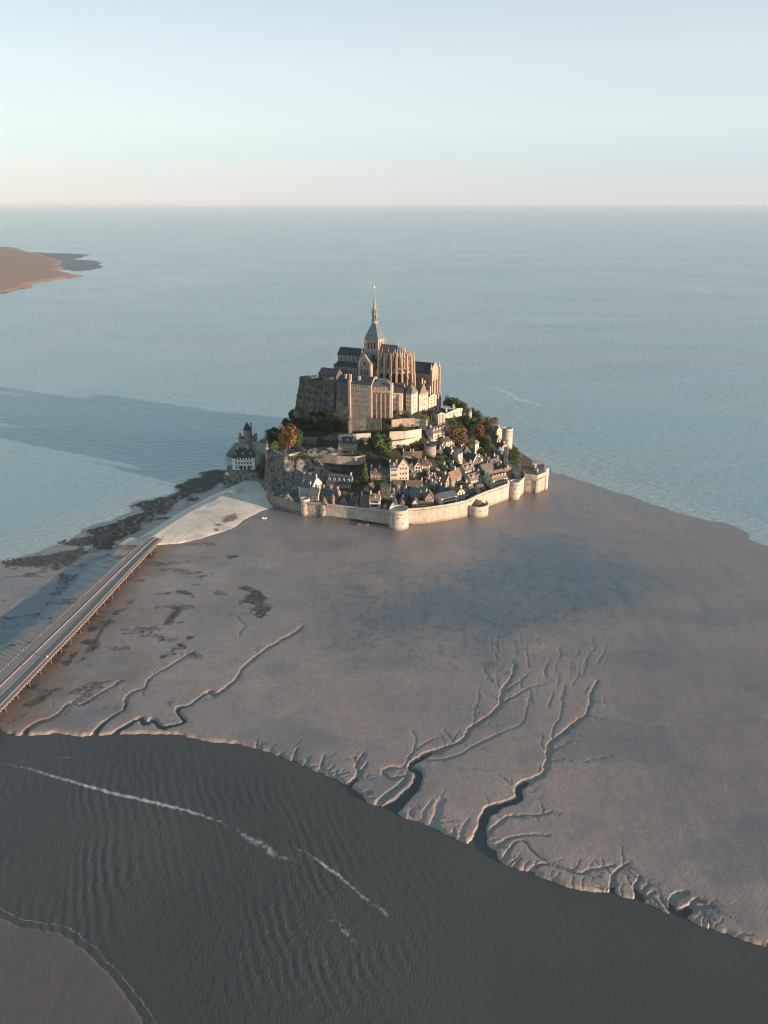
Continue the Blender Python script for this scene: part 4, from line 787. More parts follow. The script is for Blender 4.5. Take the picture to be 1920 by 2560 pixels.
b.solid([(-e, -e, 109.9), (e, -e, 109.9), (e, e, 109.9), (-e, e, 109.9), (-k, -k, zt_), (k, -k, zt_), (k, k, zt_), (-k, k, zt_)], [(0, 1, 5, 4), (1, 2, 6, 5), (2, 3, 7, 6), (3, 0, 4, 7), (4, 5, 6, 7)]); rf = b.build('tower_roof', M['lead'], ch)
dormer(rf, 2.0, -5.6, 112, 0, .7, .9, 'white', 'lead', 1.2); dormer(rf, 4.4, 1.0, 117, math.pi / 2, .7, .9, 'white', 'lead', 1.2); dormer(rf, 3.8, 2.2, 119, math.pi / 2, .5, .7, 'white', 'lead', 1)
sp = MB(); sp.frustum((0, 0), 8, 2.3, 2.1, 119, 124.4, 0, a0=R(22.5)); sp.frustum((0, 0), 8, 3.2, 3.2, 124.4, 125.2, 0, a0=R(22.5)); sp.frustum((0, 0), 8, 1.2, 1.1, 125.2, 131.2, 0, a0=R(22.5))
for i in range(8):
    a = R(22.5 + 45 * i); c_, s_ = math.cos(a), math.sin(a); sp.obox((2.1 * c_, 2.1 * s_), (c_, s_), .35, .28, 125.2, 131, 0); sp.frustum((2.4 * c_, 2.4 * s_), 4, .38, 0, 131.2, 137.5, 0); sp.beam((2.3 * c_, 2.3 * s_, 132), (1.0 * c_, 1.0 * s_, 135.4), .25)
    sp.frustum((3.0 * c_, 3.0 * s_), 4, .22, 0, 125.2, 128, 0)
sp.frustum((0, 0), 8, 2.7, 2.6, 130.6, 131.3, 0, a0=R(22.5)); sp.frustum((0, 0), 8, 1.6, 1.2, 131.3, 137, 0, a0=R(22.5)); sp.frustum((0, 0), 8, 1.75, 1.35, 136.9, 137.4, 0); sp.frustum((0, 0), 8, 1.0, .16, 137.4, 152.8, 0, a0=R(22.5))
for i in range(9):
    zz = 139 + i * 1.5; rr = 1.0 - (zz - 137.4) / 15.4 * .84
    for a in (0, 90, 180, 270): sp.obox((rr * math.cos(R(a)), rr * math.sin(R(a))), (math.cos(R(a)), math.sin(R(a))), .22, .12, zz, zz + .3, 0)
sp.frustum((0, 0), 8, .5, .5, 152.6, 153.0, 0); spo = sp.build('spire', M['spire'] if 'spire' in M else M['pale_stone'], ch)
for i in range(4): a = R(90 * i - 90); add('louvre', window_mesh(.8, 3.6, True, 'pale_stone'), spo, (1.28 * math.cos(a), 1.28 * math.sin(a), 126.4), a + R(90))
# gilded winged figure on the tip
g_ = MB(); g_.frustum((0, 0), 8, .42, .30, 153.0, 154.6); g_.frustum((0, 0), 8, .34, .46, 154.6, 155.6); g_.frustum((0, 0), 8, .22, .24, 155.6, 156.2); g_.beam((.3, 0, 155.3), (1.0, .2, 156.7), .16); g_.beam((1.0, .2, 156.7), (1.2, .2, 157.9), .08)
for sx in (-1, 1): g_.solid([(sx * .15, .25, 155.5), (sx * 1.3, .5, 156.6), (sx * 1.5, .55, 155.2), (sx * .6, .4, 154.2), (sx * .15, .35, 155.5), (sx * 1.3, .6, 156.6), (sx * 1.5, .65, 155.2), (sx * .6, .5, 154.2)], [(0, 1, 2, 3), (7, 6, 5, 4), (0, 4, 5, 1), (1, 5, 6, 2), (2, 6, 7, 3), (3, 7, 4, 0)])
g_.build('gilded_figure', M['gold'], ch)
# nave
NU0, NU1 = -35.5, -s
b = MB(); walls_mesh(b, NU0, -5.6, NU1, 5.6, 76, 94.2, 99.4, 0); b.box(NU0, -11, 74, NU1 - 6, -5.6, 84.5); b.box(NU0, 5.6, 74, NU1, 11, 84.5); b.box(NU0 - 1.2, -11.5, 74, NU0, 11.5, 86)
for i in range(6): b.box(NU0 + 1 + i * 4.6, -6.1, 86, NU0 + 1.7 + i * 4.6, -5.6, 93.6); b.box(NU0 + 1 + i * 4.6, -11.7, 74, NU0 + 1.9 + i * 4.6, -11, 83.5)
nv = b.build('nave', M['granite'], ch); lancets(nv, 'S', NU0 + 1.5, NU1 - 6, 5, -5.62, 88.6, 92, 1.0); lancets(nv, 'S', NU0 + 1.5, NU1 - 7, 5, -11.02, 77.5, 81.6, 1.4)
b = MB(); gable_roof(b, NU0, -5.6, NU1 + .3, 5.6, 94.3, 99.8, 0, ov=.5); b.build('nave_roof', M['dark_slate'], ch)
b = MB(); b.solid([(NU0, -11.5, 84.6), (NU1 - 5, -11.5, 84.6), (NU1 - 5, -5.58, 88), (NU0, -5.58, 88), (NU0, -11.5, 84.2), (NU1 - 5, -11.5, 84.2), (NU1 - 5, -5.58, 84.2), (NU0, -5.58, 84.2)], [(0, 1, 2, 3), (0, 4, 5, 1), (3, 2, 6, 7), (0, 3, 7, 4), (1, 5, 6, 2)]); b.build('aisle_roof', M['dark_slate'], ch)
# south transept
b = MB(); walls_mesh(b, -5.8, -19.5, 5.8, -s + .3, 70, 90.5, 97.6, 1); b.box(-6.4, -20.2, 70, -4.6, -18.8, 92); b.box(4.6, -20.2, 70, 6.4, -18.8, 92); b.box(5.8, -20, 70, 10.5, -13, 79.5)
tr = b.build('transept', M['granite'], ch)
add('rose_window', window_mesh(2.6, 2.6, True, 'pale_stone'), tr, (0, -19.54, 89.6), 0)
for x in (-2.7, 0, 2.7): add('window', window_mesh(1.5, 5.2, True, 'pale_stone'), tr, (x, -19.54, 80.5), 0)
b = MB(); gable_roof(b, -5.8, -19.0, 5.8, -s + .4, 90.4, 97.7, 1, ov=.2); b.build('transept_roof', M['dark_slate'], ch)
b = MB()
for sx in (-1, 1): b.beam((sx * 6.2, -19.4, 90.4), (0, -19.4, 98.4), .9)
b.build('gable_coping', M['pale_stone'], ch)
b = MB(); b.frustum((-8.5, -8.5), 8, 1.9, 1.9, 80, 94.5); tt = b.build('stair_turret', M['granite'], ch); b = MB(); b.frustum((-8.5, -8.5), 8, 2.2, 0, 94.5, 101.5); b.build('roof', M['lead'], tt)
# choir
CU, CV, CE = 23.5, 6.0, 97.5
def apse(r_, n=7, u0=CU): return [(u0 + r_ * math.cos(a), r_ * math.sin(a)) for a in [-math.pi / 2 + math.pi * i / n for i in range(n + 1)]]
pts = [(s, -CV)] + apse(CV) + [(s, CV)]; k = len(pts)
b = MB(); b.solid([(x, y, 70) for x, y in pts] + [(x, y, CE) for x, y in pts], [(i, (i + 1) % k, k + (i + 1) % k, k + i) for i in range(k)] + [tuple(range(k, 2 * k))]); chw = b.build('choir', M['granite'], ch)
for i in range(k - 1):
    (x0, y0), (x1, y1) = pts[i], pts[i + 1]; d = np.array([x1 - x0, y1 - y0]); Ls = np.linalg.norm(d); d /= Ls; nn = np.array([d[1], -d[0]])
    m_ = max(1, round(Ls / 4.6))
    for j in range(m_):
        q = np.array([x0, y0]) + d * Ls * (j + .5) / m_ + nn * .05; wd = min(3.0, Ls / m_ * .7); add('window', window_mesh(wd, 10.5, True, 'pale_stone'), chw, (q[0], q[1], 84.5), math.atan2(d[1], d[0]))  # wide dark panes also stand in for shade between the piers
# balustrade
b = MB(); 
for rr, z0_, z1_ in ((CV + .35, CE - .3, CE + .25), (CV + .35, CE + 1.0, CE + 1.3)):
    pp = [(s, -rr)] + apse(rr) + [(s, rr)]; qq = [(s, -rr + .4)] + apse(rr - .4) + [(s, rr - .4)]
    b.solid([(x, y, z0_) for x, y in pp] + [(x, y, z1_) for x, y in pp] + [(x, y, z1_) for x, y in qq] + [(x, y, z0_) for x, y in qq], [(j * k + i, j * k + i + 1, ((j + 1) % 4) * k + i + 1, ((j + 1) % 4) * k + i) for j in range(4) for i in range(k - 1)])
for i in range(14): u_ = s + 1 + i * 1.2; b.box(u_, -CV - .35, CE + .2, u_ + .25, -CV - .1, CE + 1.05)
b.build('balustrade', M['pale_stone'], ch)
b = MB(); rp = [(s, -CV + .7)] + apse(CV - .7) + [(s, CV - .7)]; b.solid([(x, y, CE + .3) for x, y in rp] + [(s, 0, 105.3), (CU - .5, 0, 105.3)], [(0, 1, k + 1, k)] + [(i, i + 1, k + 1) for i in range(1, k - 2)] + [(k - 2, k - 1, k, k + 1), (k - 1, 0, k)]); b.build('choir_roof', M['slate'], ch)
b = MB(); b.frustum((CU - .5, 0), 6, .35, 0, 105, 108.5); b.build('finial', M['white'], ch)
# ring of chapels
CR_ = 13.2
pc = [(s + 1, -CR_)] + apse(CR_, 9) + [(s + 1, CR_)]; k2_ = len(pc)
b = MB(); b.solid([(x, y, 50) for x, y in pc] + [(x, y, 84) for x, y in pc], [(i, (i + 1) % k2_, k2_ + (i + 1) % k2_, k2_ + i) for i in range(k2_)] + [tuple(range(k2_, 2 * k2_))])
b.solid([(x * 1.0, y, 84.002) for x, y in pc] + [(x, y, 87.5) for x, y in [(s + 1, -8.5)] + apse(8.5, 9) + [(s + 1, 8.5)]], [(i, i + 1, k2_ + i + 1, k2_ + i) for i in range(k2_ - 1)]); cp = b.build('chapel_ring', M['granite_pink'], ch)
def pinn(b, x, y, z0, z1, w_, d, sp_=5.0):
    """buttress pier stepping inwards, topped by a pinnacle"""
    d = np.array(d) / np.linalg.norm(d); b.obox((x, y), d, w_ * 1.25, w_ * .5, 50, z0 - 9, 0); b.obox((x - d[0] * .3, y - d[1] * .3), d, w_ * .95, w_ * .45, z0 - 9.1, z0, 0)
    b.obox((x, y), d, w_ * .55, w_ * .55, z0, z1, 0); b.frustum((x, y), 4, w_ * .75, 0, z1, z1 + sp_, 0, a0=math.atan2(d[1], d[0]) + math.pi / 4)
    for zz in (.3, .6): b.frustum((x, y), 4, w_ * .85 * (1 - zz), w_ * .5 * (1 - zz), z1 + sp_ * zz, z1 + sp_ * zz + .4, 0, a0=math.atan2(d[1], d[0]))
    for q in (-1, 1):
        t_ = np.array([-d[1], d[0]]) * w_ * .45 * q; b.frustum((x + t_[0] + d[0] * .5, y + t_[1] + d[1] * .5), 4, .28, 0, z0 - .1, z0 + 2.6, 0)
piers = []
for i in range(3): piers.append(((s + 4.5 + i * 6.0, -CR_), (0, -1)))
for i in range(10): a = -math.pi / 2 + math.pi * i / 9; piers.append(((CU + CR_ * math.cos(a), CR_ * math.sin(a)), (math.cos(a), math.sin(a))))
for i, ((x, y), d) in enumerate(piers):
    rj = random.uniform(-1.0, 1.2); b = MB(); pinn(b, x + d[0] * .8, y + d[1] * .8, 90.0 + rj, 95.2 + rj, 1.4, d, 6.6)
    ix, iy = x - d[0] * 3.9, y - d[1] * 3.9; pinn2 = (ix, iy); dd = np.array(d)
    b.obox((ix, iy), dd, .75, .5, 84, 96.8 + rj, 0); b.frustum((ix, iy), 4, 1.0, 0, 96.8 + rj, 101.6 + rj, 0, a0=math.atan2(d[1], d[0]) + math.pi / 4)
    wx_, wy_ = x - d[0] * (CR_ - CV), y - d[1] * (CR_ - CV)
    for z0_, z1_ in ((88.5, 91.6), (93.2, 95.9)):
        prev = (x, y, z0_)
        for f_ in (.25, .5, .75, 1.0):
            cur = (x + (wx_ - x) * f_, y + (wy_ - y) * f_, z0_ + (z1_ + 1.6 - z0_) * (f_ ** .75)); b.beam(prev, cur, .55); prev = cur
    b.obox((wx_ + d[0] * .35, wy_ + d[1] * .35), dd, .55, .45, 84, CE + 2.4, 0); b.frustum((wx_ + d[0] * .35, wy_ + d[1] * .35), 4, .6, 0, CE + 2.4, CE + 6.2, 0)
    b.build('flying_buttress', M['pinnacle'] if 'pinnacle' in M else M['granite_pink'], ch)
for i in range(9):
    a = -math.pi / 2 + math.pi * (i + .5) / 9; q = (CU + (CR_ * math.cos(math.pi / 18) + .08) * math.cos(a), (CR_ * math.cos(math.pi / 18) + .08) * math.sin(a)); add('chapel_window', window_mesh(3.0, 8.8, True, 'granite_pink'), cp, (q[0], q[1], 74.2), a + math.pi / 2)  # windows oversized so their dark panes paint shade into the gaps between piers
    add('chapel_window', window_mesh(1.6, 5.0, True, 'pale_stone'), cp, (q[0], q[1], 66), a + math.pi / 2)
for i in range(2): add('chapel_window', window_mesh(3.4, 8.4, True, 'granite_pink'), cp, (s + 7.5 + i * 6, -CR_ - .06, 74.2), 0)
# the Wonder: northern monastery block
t = ab('monastery_block', 'long monastery block with dark slate roof and buttressed sunlit gable, right of the choir', 'monastery')
U1, V0, V1 = 44.5, 24.0, 41.5
b = MB(); walls_mesh(b, -15, V0, U1, V1, 30, 77.5, 85.6, 0)
for v in (V0 + .2, V0 + 5.6, V1 - 5.6, V1 - .2): b.box(U1 - .2, v - .95, 30, U1 + 1.6, v + .95, 70 if v not in (V0 + .2, V1 - .2) else 81); b.box(U1 + 1.6, v - .8, 30, U1 + 2.8, v + .8, 58)
for i in range(14): u_ = -8 + i * 3.7; b.box(u_, V0 - .5, 60, u_ + .7, V0, 76.6)
for v in (V0 + .2, V1 - .2): b.frustum((U1 + .4, v), 4, 1.5, 0, 81, 87.5)
mo = b.build('wall', M['granite_pink'], t); b = MB(); gable_roof(b, -15, V0, U1 - .5, V1, 77.6, 86.0, 0, ov=.3); b.build('roof', M['dark_slate'], t)
lancets(t, 'E', V0 + 2, V1 - 2, 3, U1 + .02, 66, 74, 1.3, 'pale_stone'); lancets(t, 'E', V0 + 2, V1 - 2, 3, U1 + .02, 48, 54, 1.2, 'pale_stone'); lancets(t, 'S', -8, U1 - 1, 14, V0 - .05, 68, 74.5, 1.0)
b = MB(); 
for sy in (-1, 1): b.beam((U1 - .2, (V0 + V1) / 2 + sy * 8.9, 77.6), (U1 - .2, (V0 + V1) / 2, 86.6), .9)
b.build('gable_coping', M['pale_stone'], t)
# helper for the lodgings that cling to the rock: a block set by its measured corner
def lodge(name, label, c, xl, xc, xr, yb, z0, ye, yr, yaw, ridge='L', wall='granite', roof='slate', hip=False, wl=None, wr=None, foot=8, cat='abbey building', hipin=None, fm='granite', ws=(.8, 1.4), rise=None, dep=None, arch=False):
    p, z0, th, L, Rr = corner(c, xl, xc, xr, yb, yaw, z0)
    if dep: 
        if xr is None or Rr < dep: Rr = dep
    H_ = zat(p, C(c, 0, ye)[1]) - z0; t = empty(name, (p[0], p[1], z0), -th, label, cat)
    ax = 0 if ridge == 'L' else 1; span = Rr if ax == 0 else L; rise = rise or span * .4; zr = H_ + rise
    b = MB(); walls_mesh(b, -L, 0, 0, Rr, -foot, H_, zr - .05, ax, (0, 0) if hip else (1, 1)); wo = b.build('wall', M[wall], t); b = MB(); hi = (span * .42,) * 2 if hip else (0, 0)
    if hipin is not None: hi = hipin
    gable_roof(b, -L, 0, 0, Rr, H_ + .06, zr + .1, ax, hip=hi); ro = b.build('roof', M[roof], t)
    if wl: put_windows(t, (-L, 0), (1, 0), L, H_ * wl[2] if len(wl) > 2 else .3, H_, wl[0], wl[1], ws[0], ws[1], arch, fm, jit=.3)
    if wr: put_windows(t, (0, 0), (0, 1), Rr, H_ * wr[2] if len(wr) > 2 else .3, H_, wr[0], wr[1], ws[0], ws[1], arch, fm, jit=.2)
    return t, dict(L=L, R=Rr, H=H_, Z=zr, p=p, z0=z0, th=th, roof=ro, wall=wo)
# long south lodging
t, i_ = lodge('abbey_lodging', 'tall grey abbey lodging with dark roof and lit chimney buttress left of the pink block', 'A', 622, 727, None, 712, 53, 556, 522, 22, wall='granite', roof='dark_slate', wl=(5, 6, .2), dep=13, rise=5)
chimney(i_['roof'], -i_['L'] * .98, 1, i_['H'] + 1, 2.0, 1.4, 6.0, 'pale_stone'); chimney(i_['roof'], -i_['L'] * .6, 3, i_['H'] + 2.4, 1.6, 1.2, 3.2, 'pale_stone')
b = MB(); b.box(-i_['L'] - .6, -1.8, -8, -i_['L'] + 1.2, 0, i_['H'] + 3); b.build('buttress', M['granite_pink'], t)
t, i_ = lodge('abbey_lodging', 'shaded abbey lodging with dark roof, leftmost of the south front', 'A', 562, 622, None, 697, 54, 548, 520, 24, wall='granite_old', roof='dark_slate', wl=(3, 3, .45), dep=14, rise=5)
chimney(i_['roof'], -i_['L'] * .45, 4, i_['H'] + 3, 1.5, 1.2, 3.2, 'pale_stone')
b = MB(); b.solid([(-i_['L'] - 2.5, -2.5, -8), (0, -2.5, -8), (0, 0, -8), (-i_['L'] - 3.5, 0, -8), (-i_['L'] - .1, -.02, 16), (0, -.02, 16), (0, .5, 16), (-i_['L'] - .1, .5, 16)], [(0, 1, 5, 4), (1, 2, 6, 5), (3, 0, 4, 7), (4, 5, 6, 7)]); b.build('buttress', M['granite_old'], t)
# pink block with tall blind arches
t, i_ = lodge('arcaded_block', 'pink granite block with four tall blind arches and a hipped roof', 'A', 730, 822, None, 716, 52.5, 566, 538, 12, wall='granite_pink', roof='slate', hip=True, dep=13, rise=5.5)
L, H_ = i_['L'], i_['H']; b = MB()
for k in range(5): x = -L + .5 + (L - 1.0) * k / 4; b.box(x - .5, -1.3, -8, x + .5, -.02, H_ - 6.5); b.solid([(x - .5, -1.3, H_ - 6.5), (x + .5, -1.3, H_ - 6.5), (x + .5, -.02, H_ - 5), (x - .5, -.02, H_ - 5)], [(0, 1, 2, 3), (0, 3, 2), (1, 2, 3)])
b.box(-L, -1.2, H_ - 5.0, 0, -.02, H_ - 3.6)
for k in range(4):
    x0 = -L + .5 + (L - 1.0) * k / 4 + .5; x1 = x0 + (L - 1.0) / 4 - 1.0; xm = (x0 + x1) / 2; w2 = (x1 - x0) / 2
    arc = [(xm + w2 * math.cos(a), H_ - 8.4 + 3.2 * math.sin(a)) for a in [math.pi * j / 8 for j in range(9)]]
    top = [(x, H_ - 4.9) for x, _ in arc]
    for j in range(8): b.solid([(arc[j][0], -1.1, arc[j][1]), (arc[j + 1][0], -1.1, arc[j + 1][1]), (top[j + 1][0], -1.1, top[j + 1][1]), (top[j][0], -1.1, top[j][1]), (arc[j][0], -.02, arc[j][1]), (arc[j + 1][0], -.02, arc[j + 1][1])], [(0, 3, 2, 1), (0, 1, 5, 4)])
    for zz in (4, 10): add('window', window_mesh(.8, 1.8, True, 'granite'), t, (xm, -.06, zz + k % 2), 0)
b.build('blind_arcade', M['granite_pink'], t)
for k in range(5): add('window', window_mesh(.8, 1.4, True, 'granite'), t, (-L + L * (k + .5) / 5, -.06, H_ - 2.8), 0)
put_windows(t, (0, 0), (0, 1), 12, 8, H_, 4, 2, .8, 1.5, True, 'granite')
b = MB(); b.box(.02, -.6, -8, 1.7, 1.2, H_ + 3.2); b.build('corner_buttress', M['pale_stone'], t)
t, i_ = lodge('abbey_lodging', 'lower sunlit abbey building with a brown lean-to roof beside the pink block', 'E', 575, 800, 870, 1480, 52, 1070, 980, 6, wall='pale_stone', roof='tile', hip=False, wl=(3, 3, .35), wr=(2, 1, .5), dep=11, rise=4.5)
b = MB(); L = i_['L']; H_ = i_['H']
for x0, x1, yy in ((-L * .28, -L * .02, 3.0), ): b.solid([(x0, -yy, -8), (x1, -yy, -8), (x1, 0, -8), (x0, 0, -8), (x0, -yy * .8, H_ * .72), (x1, -yy * .8, H_ * .72), (x1, 0, H_ - .5), (x0, 0, H_ - .5)], [(0, 1, 5, 4), (1, 2, 6, 5), (3, 0, 4, 7), (4, 5, 6, 7)])
b.build('buttress', M['pale_stone'], t)
t, i_ = lodge('abbey_lodging', 'blue roofed abbey building wedged between the choir and the gate towers', 'E', 800, 862, 950, 1400, 53, 1060, 970, 32, wall='granite', roof='lead', hip=True, wl=(3, 2, .4), wr=(3, 1, .4), dep=9, rise=4)
t, i_ = lodge('gate_tower', 'slim square gate tower with a pale pyramid roof', 'E', 868, 968, 1082, 1510, 50, 1075, 960, 33, wall='pale_stone', roof='shingle', hip=True, wl=(4, 2, .3), wr=(5, 2, .15), rise=8, hipin=(3.2, 3.2))
b = MB(); b.frustum((-1.2, 1.2), 8, .25, 0, i_['H'] + 4, i_['H'] + 11); b.build('finial', M['pale_stone'], t)
t, i_ = lodge('guardroom', 'tall sunlit guardroom with a steep orange brown roof', 'E', 1085, 1112, 1280, 1500, 48, 1085, 940, 40, ridge='L', wall='pale_stone', roof='tile_tan', hip=True, wr=(4, 4, .1), rise=9.5, hipin=(2, 5.5))
b = MB()
for k in range(9): b.box(.02, .6 + k * i_['R'] / 9.5, i_['H'] * .53, .45, 1.2 + k * i_['R'] / 9.5, i_['H'] * .57)
b.build('cornice', M['pale_stone'], t)
chimney(i_['roof'], -i_['L'] + .5, i_['R'] * .4, i_['H'] + 7, 1.1, 1.1, 5, 'pale_stone'); chimney(i_['roof'], -1.5, i_['R'] * .7, i_['H'] + 4.0, 1.3, 1.1, 5.5, 'pale_stone')
t, i_ = lodge('abbey_lodging', 'narrow sunlit abbey building with ragged top below the buttressed gable', 'E', 1270, 1290, 1440, 1470, 46, 1145, 1100, 44, wall='pale_stone', roof='tile', wr=(4, 2, .3), rise=2.0, dep=10)
chimney(i_['roof'], -1.4, 3, i_['H'] + 1, 1.3, 1.1, 7.5, 'pale_stone'); chimney(i_['roof'], -1.4, 9, i_['H'] + 1, 1.3, 1.1, 4, 'pale_stone')
t, i_ = lodge('gatehouse', 'small sunlit gatehouse wall with a dark arched gateway below the guardroom', 'E', 1340, 1352, 1452, 1600, 45, 1480, 1450, 12, wall='pale_stone', roof='tile', rise=1.2, dep=8)
t, i_ = lodge('abbey_lodging', 'flat topped buttressed white building right of the abbey gate', 'R', 160, 172, 300, 322, 41, 180, 130, 5, wall='pale_stone', roof='slate', wr=None, wl=None, rise=1.5, dep=9)
t, i_ = lodge('abbey_outbuilding', 'buttressed sunlit retaining building with terrace roof right of the abbey gate', 'R', 100, 168, 262, 322, 41.5, 178, 130, 62, wall='pale_stone', roof='dark_slate', wr=(2, 4, .3), rise=1.4, fm='granite')
b = MB()
for k in range(5): y = i_['R'] * (k + .2) / 5; b.solid([(1.4, y, -8), (1.4, y + .9, -8), (0, y + .9, -8), (0, y, -8), (.4, y, i_['H'] - 1), (.4, y + .9, i_['H'] - 1), (0, y + .9, i_['H'] - .5), (0, y, i_['H'] - .5)], [(0, 1, 5, 4), (1, 2, 6, 5), (3, 0, 4, 7), (4, 5, 6, 7)])
b.build('buttress', M['pale_stone'], t)
t, i_ = lodge('abbey_outbuilding', 'long pale low building stretching right from the abbey towards the trees', 'R', 262, 268, 555, 255, 40, 168, 120, 48, wall='pale_stone', roof='shingle', wr=(1, 5, .3), rise=2.2, dep=8)
chimney(i_['roof'], -2, 3, i_['H'] + 1, 1.4, 1, 3.5); chimney(i_['roof'], -2, i_['R'] * .4, i_['H'] + 1, 1.6, 1, 4.5)
# western rock-hugging buildings
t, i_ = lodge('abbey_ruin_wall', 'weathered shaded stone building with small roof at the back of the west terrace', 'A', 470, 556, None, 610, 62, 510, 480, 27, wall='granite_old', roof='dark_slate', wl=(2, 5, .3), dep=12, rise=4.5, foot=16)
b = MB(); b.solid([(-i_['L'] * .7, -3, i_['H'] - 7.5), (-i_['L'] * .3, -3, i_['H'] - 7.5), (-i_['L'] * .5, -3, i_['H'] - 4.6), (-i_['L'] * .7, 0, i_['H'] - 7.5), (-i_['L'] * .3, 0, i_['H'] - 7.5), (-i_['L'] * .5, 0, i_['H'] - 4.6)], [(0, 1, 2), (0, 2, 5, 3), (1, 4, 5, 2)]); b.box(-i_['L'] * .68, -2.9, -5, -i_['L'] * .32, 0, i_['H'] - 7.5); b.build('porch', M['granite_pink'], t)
wp = [CP('A', x, y, z_) for x, y, z_ in ((562, 690, 52), (520, 650, 58), (470, 640, 58), (415, 640, 56), (378, 625, 56), (372, 600, 60))]
wp = [wp[0], wp[0] * .5 + wp[1] * .5 + np.array([0, -2.5, 0]), wp[1], wp[1] * .45 + wp[2] * .55 + np.array([-.5, 1.8, 0]), wp[2], wp[3] * .5 + wp[2] * .5 + np.array([0, -2.2, 0]), wp[3], wp[4], wp[5]]; tops = [zat(q, C('A', 0, y)[1]) for q, y in zip(wp, (545, 556, 540, 528, 540, 526, 512, 520, 565))]
wp = [q[:2] for q in wp]; ns_, nt_ = 90, 34; seg = np.r_[0, np.cumsum([np.linalg.norm(wp[i + 1] - wp[i]) for i in range(len(wp) - 1)])]; ss_ = np.linspace(0, seg[-1], ns_)
wxy = np.stack([np.interp(ss_, seg, [q[0] for q in wp]), np.interp(ss_, seg, [q[1] for q in wp])], 1); wtp = np.interp(ss_, seg, tops) + (np.floor(fbm(ss_ * .25, ss_ * 0 + 3, 2) * 5) - 2.2) * 1.1
dxy = np.gradient(wxy, axis=0); dxy /= np.linalg.norm(dxy, axis=1)[:, None]; nrm = np.stack([-dxy[:, 1], dxy[:, 0]], 1)
if (nrm[ns_ // 2] @ (np.array([0, 0]) - wxy[ns_ // 2])) < 0: nrm = -nrm
def wall_off(s_, t_, z_): return (1 - t_) ** 1.6 * 6.5 + (fbm(s_ * .16, z_ * .13, 5) - .5) * 5.2 * (1 - .55 * t_) + (np.abs(((s_ * .17) % 1) - .5) < .13) * 1.0 * (t_ > .25) + (t_ < .72) * .5
SG, TG = np.meshgrid(ss_, np.r_[np.linspace(0, 1, nt_), 1.0, 1.0], indexing='ij'); ZT = 40 + (wtp[:, None] - 40) * TG; OF = wall_off(SG, TG, ZT); OF[:, nt_] -= 1.0; OF[:, nt_ + 1] = -9
WX = wxy[:, 0:1] + nrm[:, 0:1] * OF; WY = wxy[:, 1:2] + nrm[:, 1:2] * OF
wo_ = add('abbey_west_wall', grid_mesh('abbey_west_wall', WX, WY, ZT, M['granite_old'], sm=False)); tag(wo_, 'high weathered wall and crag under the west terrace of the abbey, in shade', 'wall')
for i in range(6, ns_ - 4, 5):
    for t_ in (.86, .68, .5):
        if random.random() < .35: continue
        z_ = 40 + (wtp[i] - 40) * t_; o_ = float(wall_off(ss_[i], t_, z_)) + .25; rz_ = math.atan2(nrm[i][1], nrm[i][0]) + math.pi / 2
        add('window', window_mesh(random.choice((.9, 1.3, 2.2)), random.choice((1.8, 2.6)), True, 'granite_old'), wo_, (wxy[i][0] + nrm[i][0] * o_, wxy[i][1] + nrm[i][1] * o_, z_), rz_)
# slanting rails of the hoist ramp on the left slope
pa, pb_ = CP('A', 533, 620, 58), T('A', 492, 775); b = MB(); b.beam(pa + np.array([0, -1, 1.0]), pb_ + np.array([0, -1, .8]), 1.1); tag(b.build('hoist_ramp', M['granite']), 'thin pale stone hoist ramp slanting down the shaded slope', 'ramp')
# retaining walls and terraces below the abbey
def rwall(label, c, pts, zt, h_, m='granite', th=1.2, para=0, cat='retaining wall', down=3):
    q = [CP(c, x, y, zt) for x, y in pts]; return wall_thing('retaining_wall', [p_[:2] for p_ in q], zt, zt - h_ - down, th, m, label, cat, para=para)
rwall('curved retaining wall at the foot of the arcaded block', 'A', [(617, 738), (632, 724), (700, 722), (776, 728)], 55, 9, 'granite_old', 1.2)
rwall('sunlit retaining wall with shrubs below the gate tower', 'A', [(828, 730), (880, 724), (942, 722)], 53, 7, 'granite_pink', 1.2)
rwall('short sunlit wall block right of the shrubby retaining wall', 'A', [(944, 726), (975, 728), (1000, 732)], 51.5, 8, 'pale_stone', 1.4)
rwall('thin orange lit terrace wall behind the slate roofed garden house', 'A', [(565, 805), (640, 800), (725, 795)], 45, 2.5, 'pale_stone', 1)
rwall('long double sunlit rampart wall across the slope right of the big tree', 'A', [(818, 795), (900, 792), (975, 780)], 47, 4, 'pale_stone', 1.5, para=1.2)
rwall('lower sunlit terrace wall right of the big garden tree', 'A', [(818, 838), (880, 832), (965, 812)], 42, 10, 'pale_stone', 1)
rwall('long stone wall along the front edge of the garden terrace', 'A', [(238, 876), (300, 890), (380, 893), (470, 898), (560, 908), (640, 912), (700, 905)], 34.3, 4, 'granite', 1.0)
rwall('pale curved path parapet along the left garden terrace', 'L', [(655, 560), (700, 590), (830, 628), (900, 640), (1050, 605), (1200, 618), (1400, 630)], 34.6, .5, 'granite', .6, down=1.2)
rwall('grey retaining wall below the shrubs under the garden terrace', 'L', [(920, 770), (1060, 790), (1230, 800), (1390, 830)], 24, 7, 'granite', 1)
rwall('old wall below the garden under the big round tree', 'M', [(560, 712), (650, 718), (760, 722), (860, 735)], 27, 5, 'granite', 1)
rwall('sunlit lane wall curving right from the tall gabled house', 'R', [(0, 905), (80, 870), (170, 815), (250, 780), (330, 770)], 21, 2.5, 'pale_stone', 1)
rwall('lane wall with lit top below the round roofed tower', 'R', [(30, 800), (110, 770), (180, 720), (250, 700)], 24, 2.5, 'pale_stone', 1)
t_ = empty('watch_turret', tuple(CP('L', 597, 600, 32)), 0, 'small watch turret with pointed stone roof at the left end of the garden terrace', 'turret')
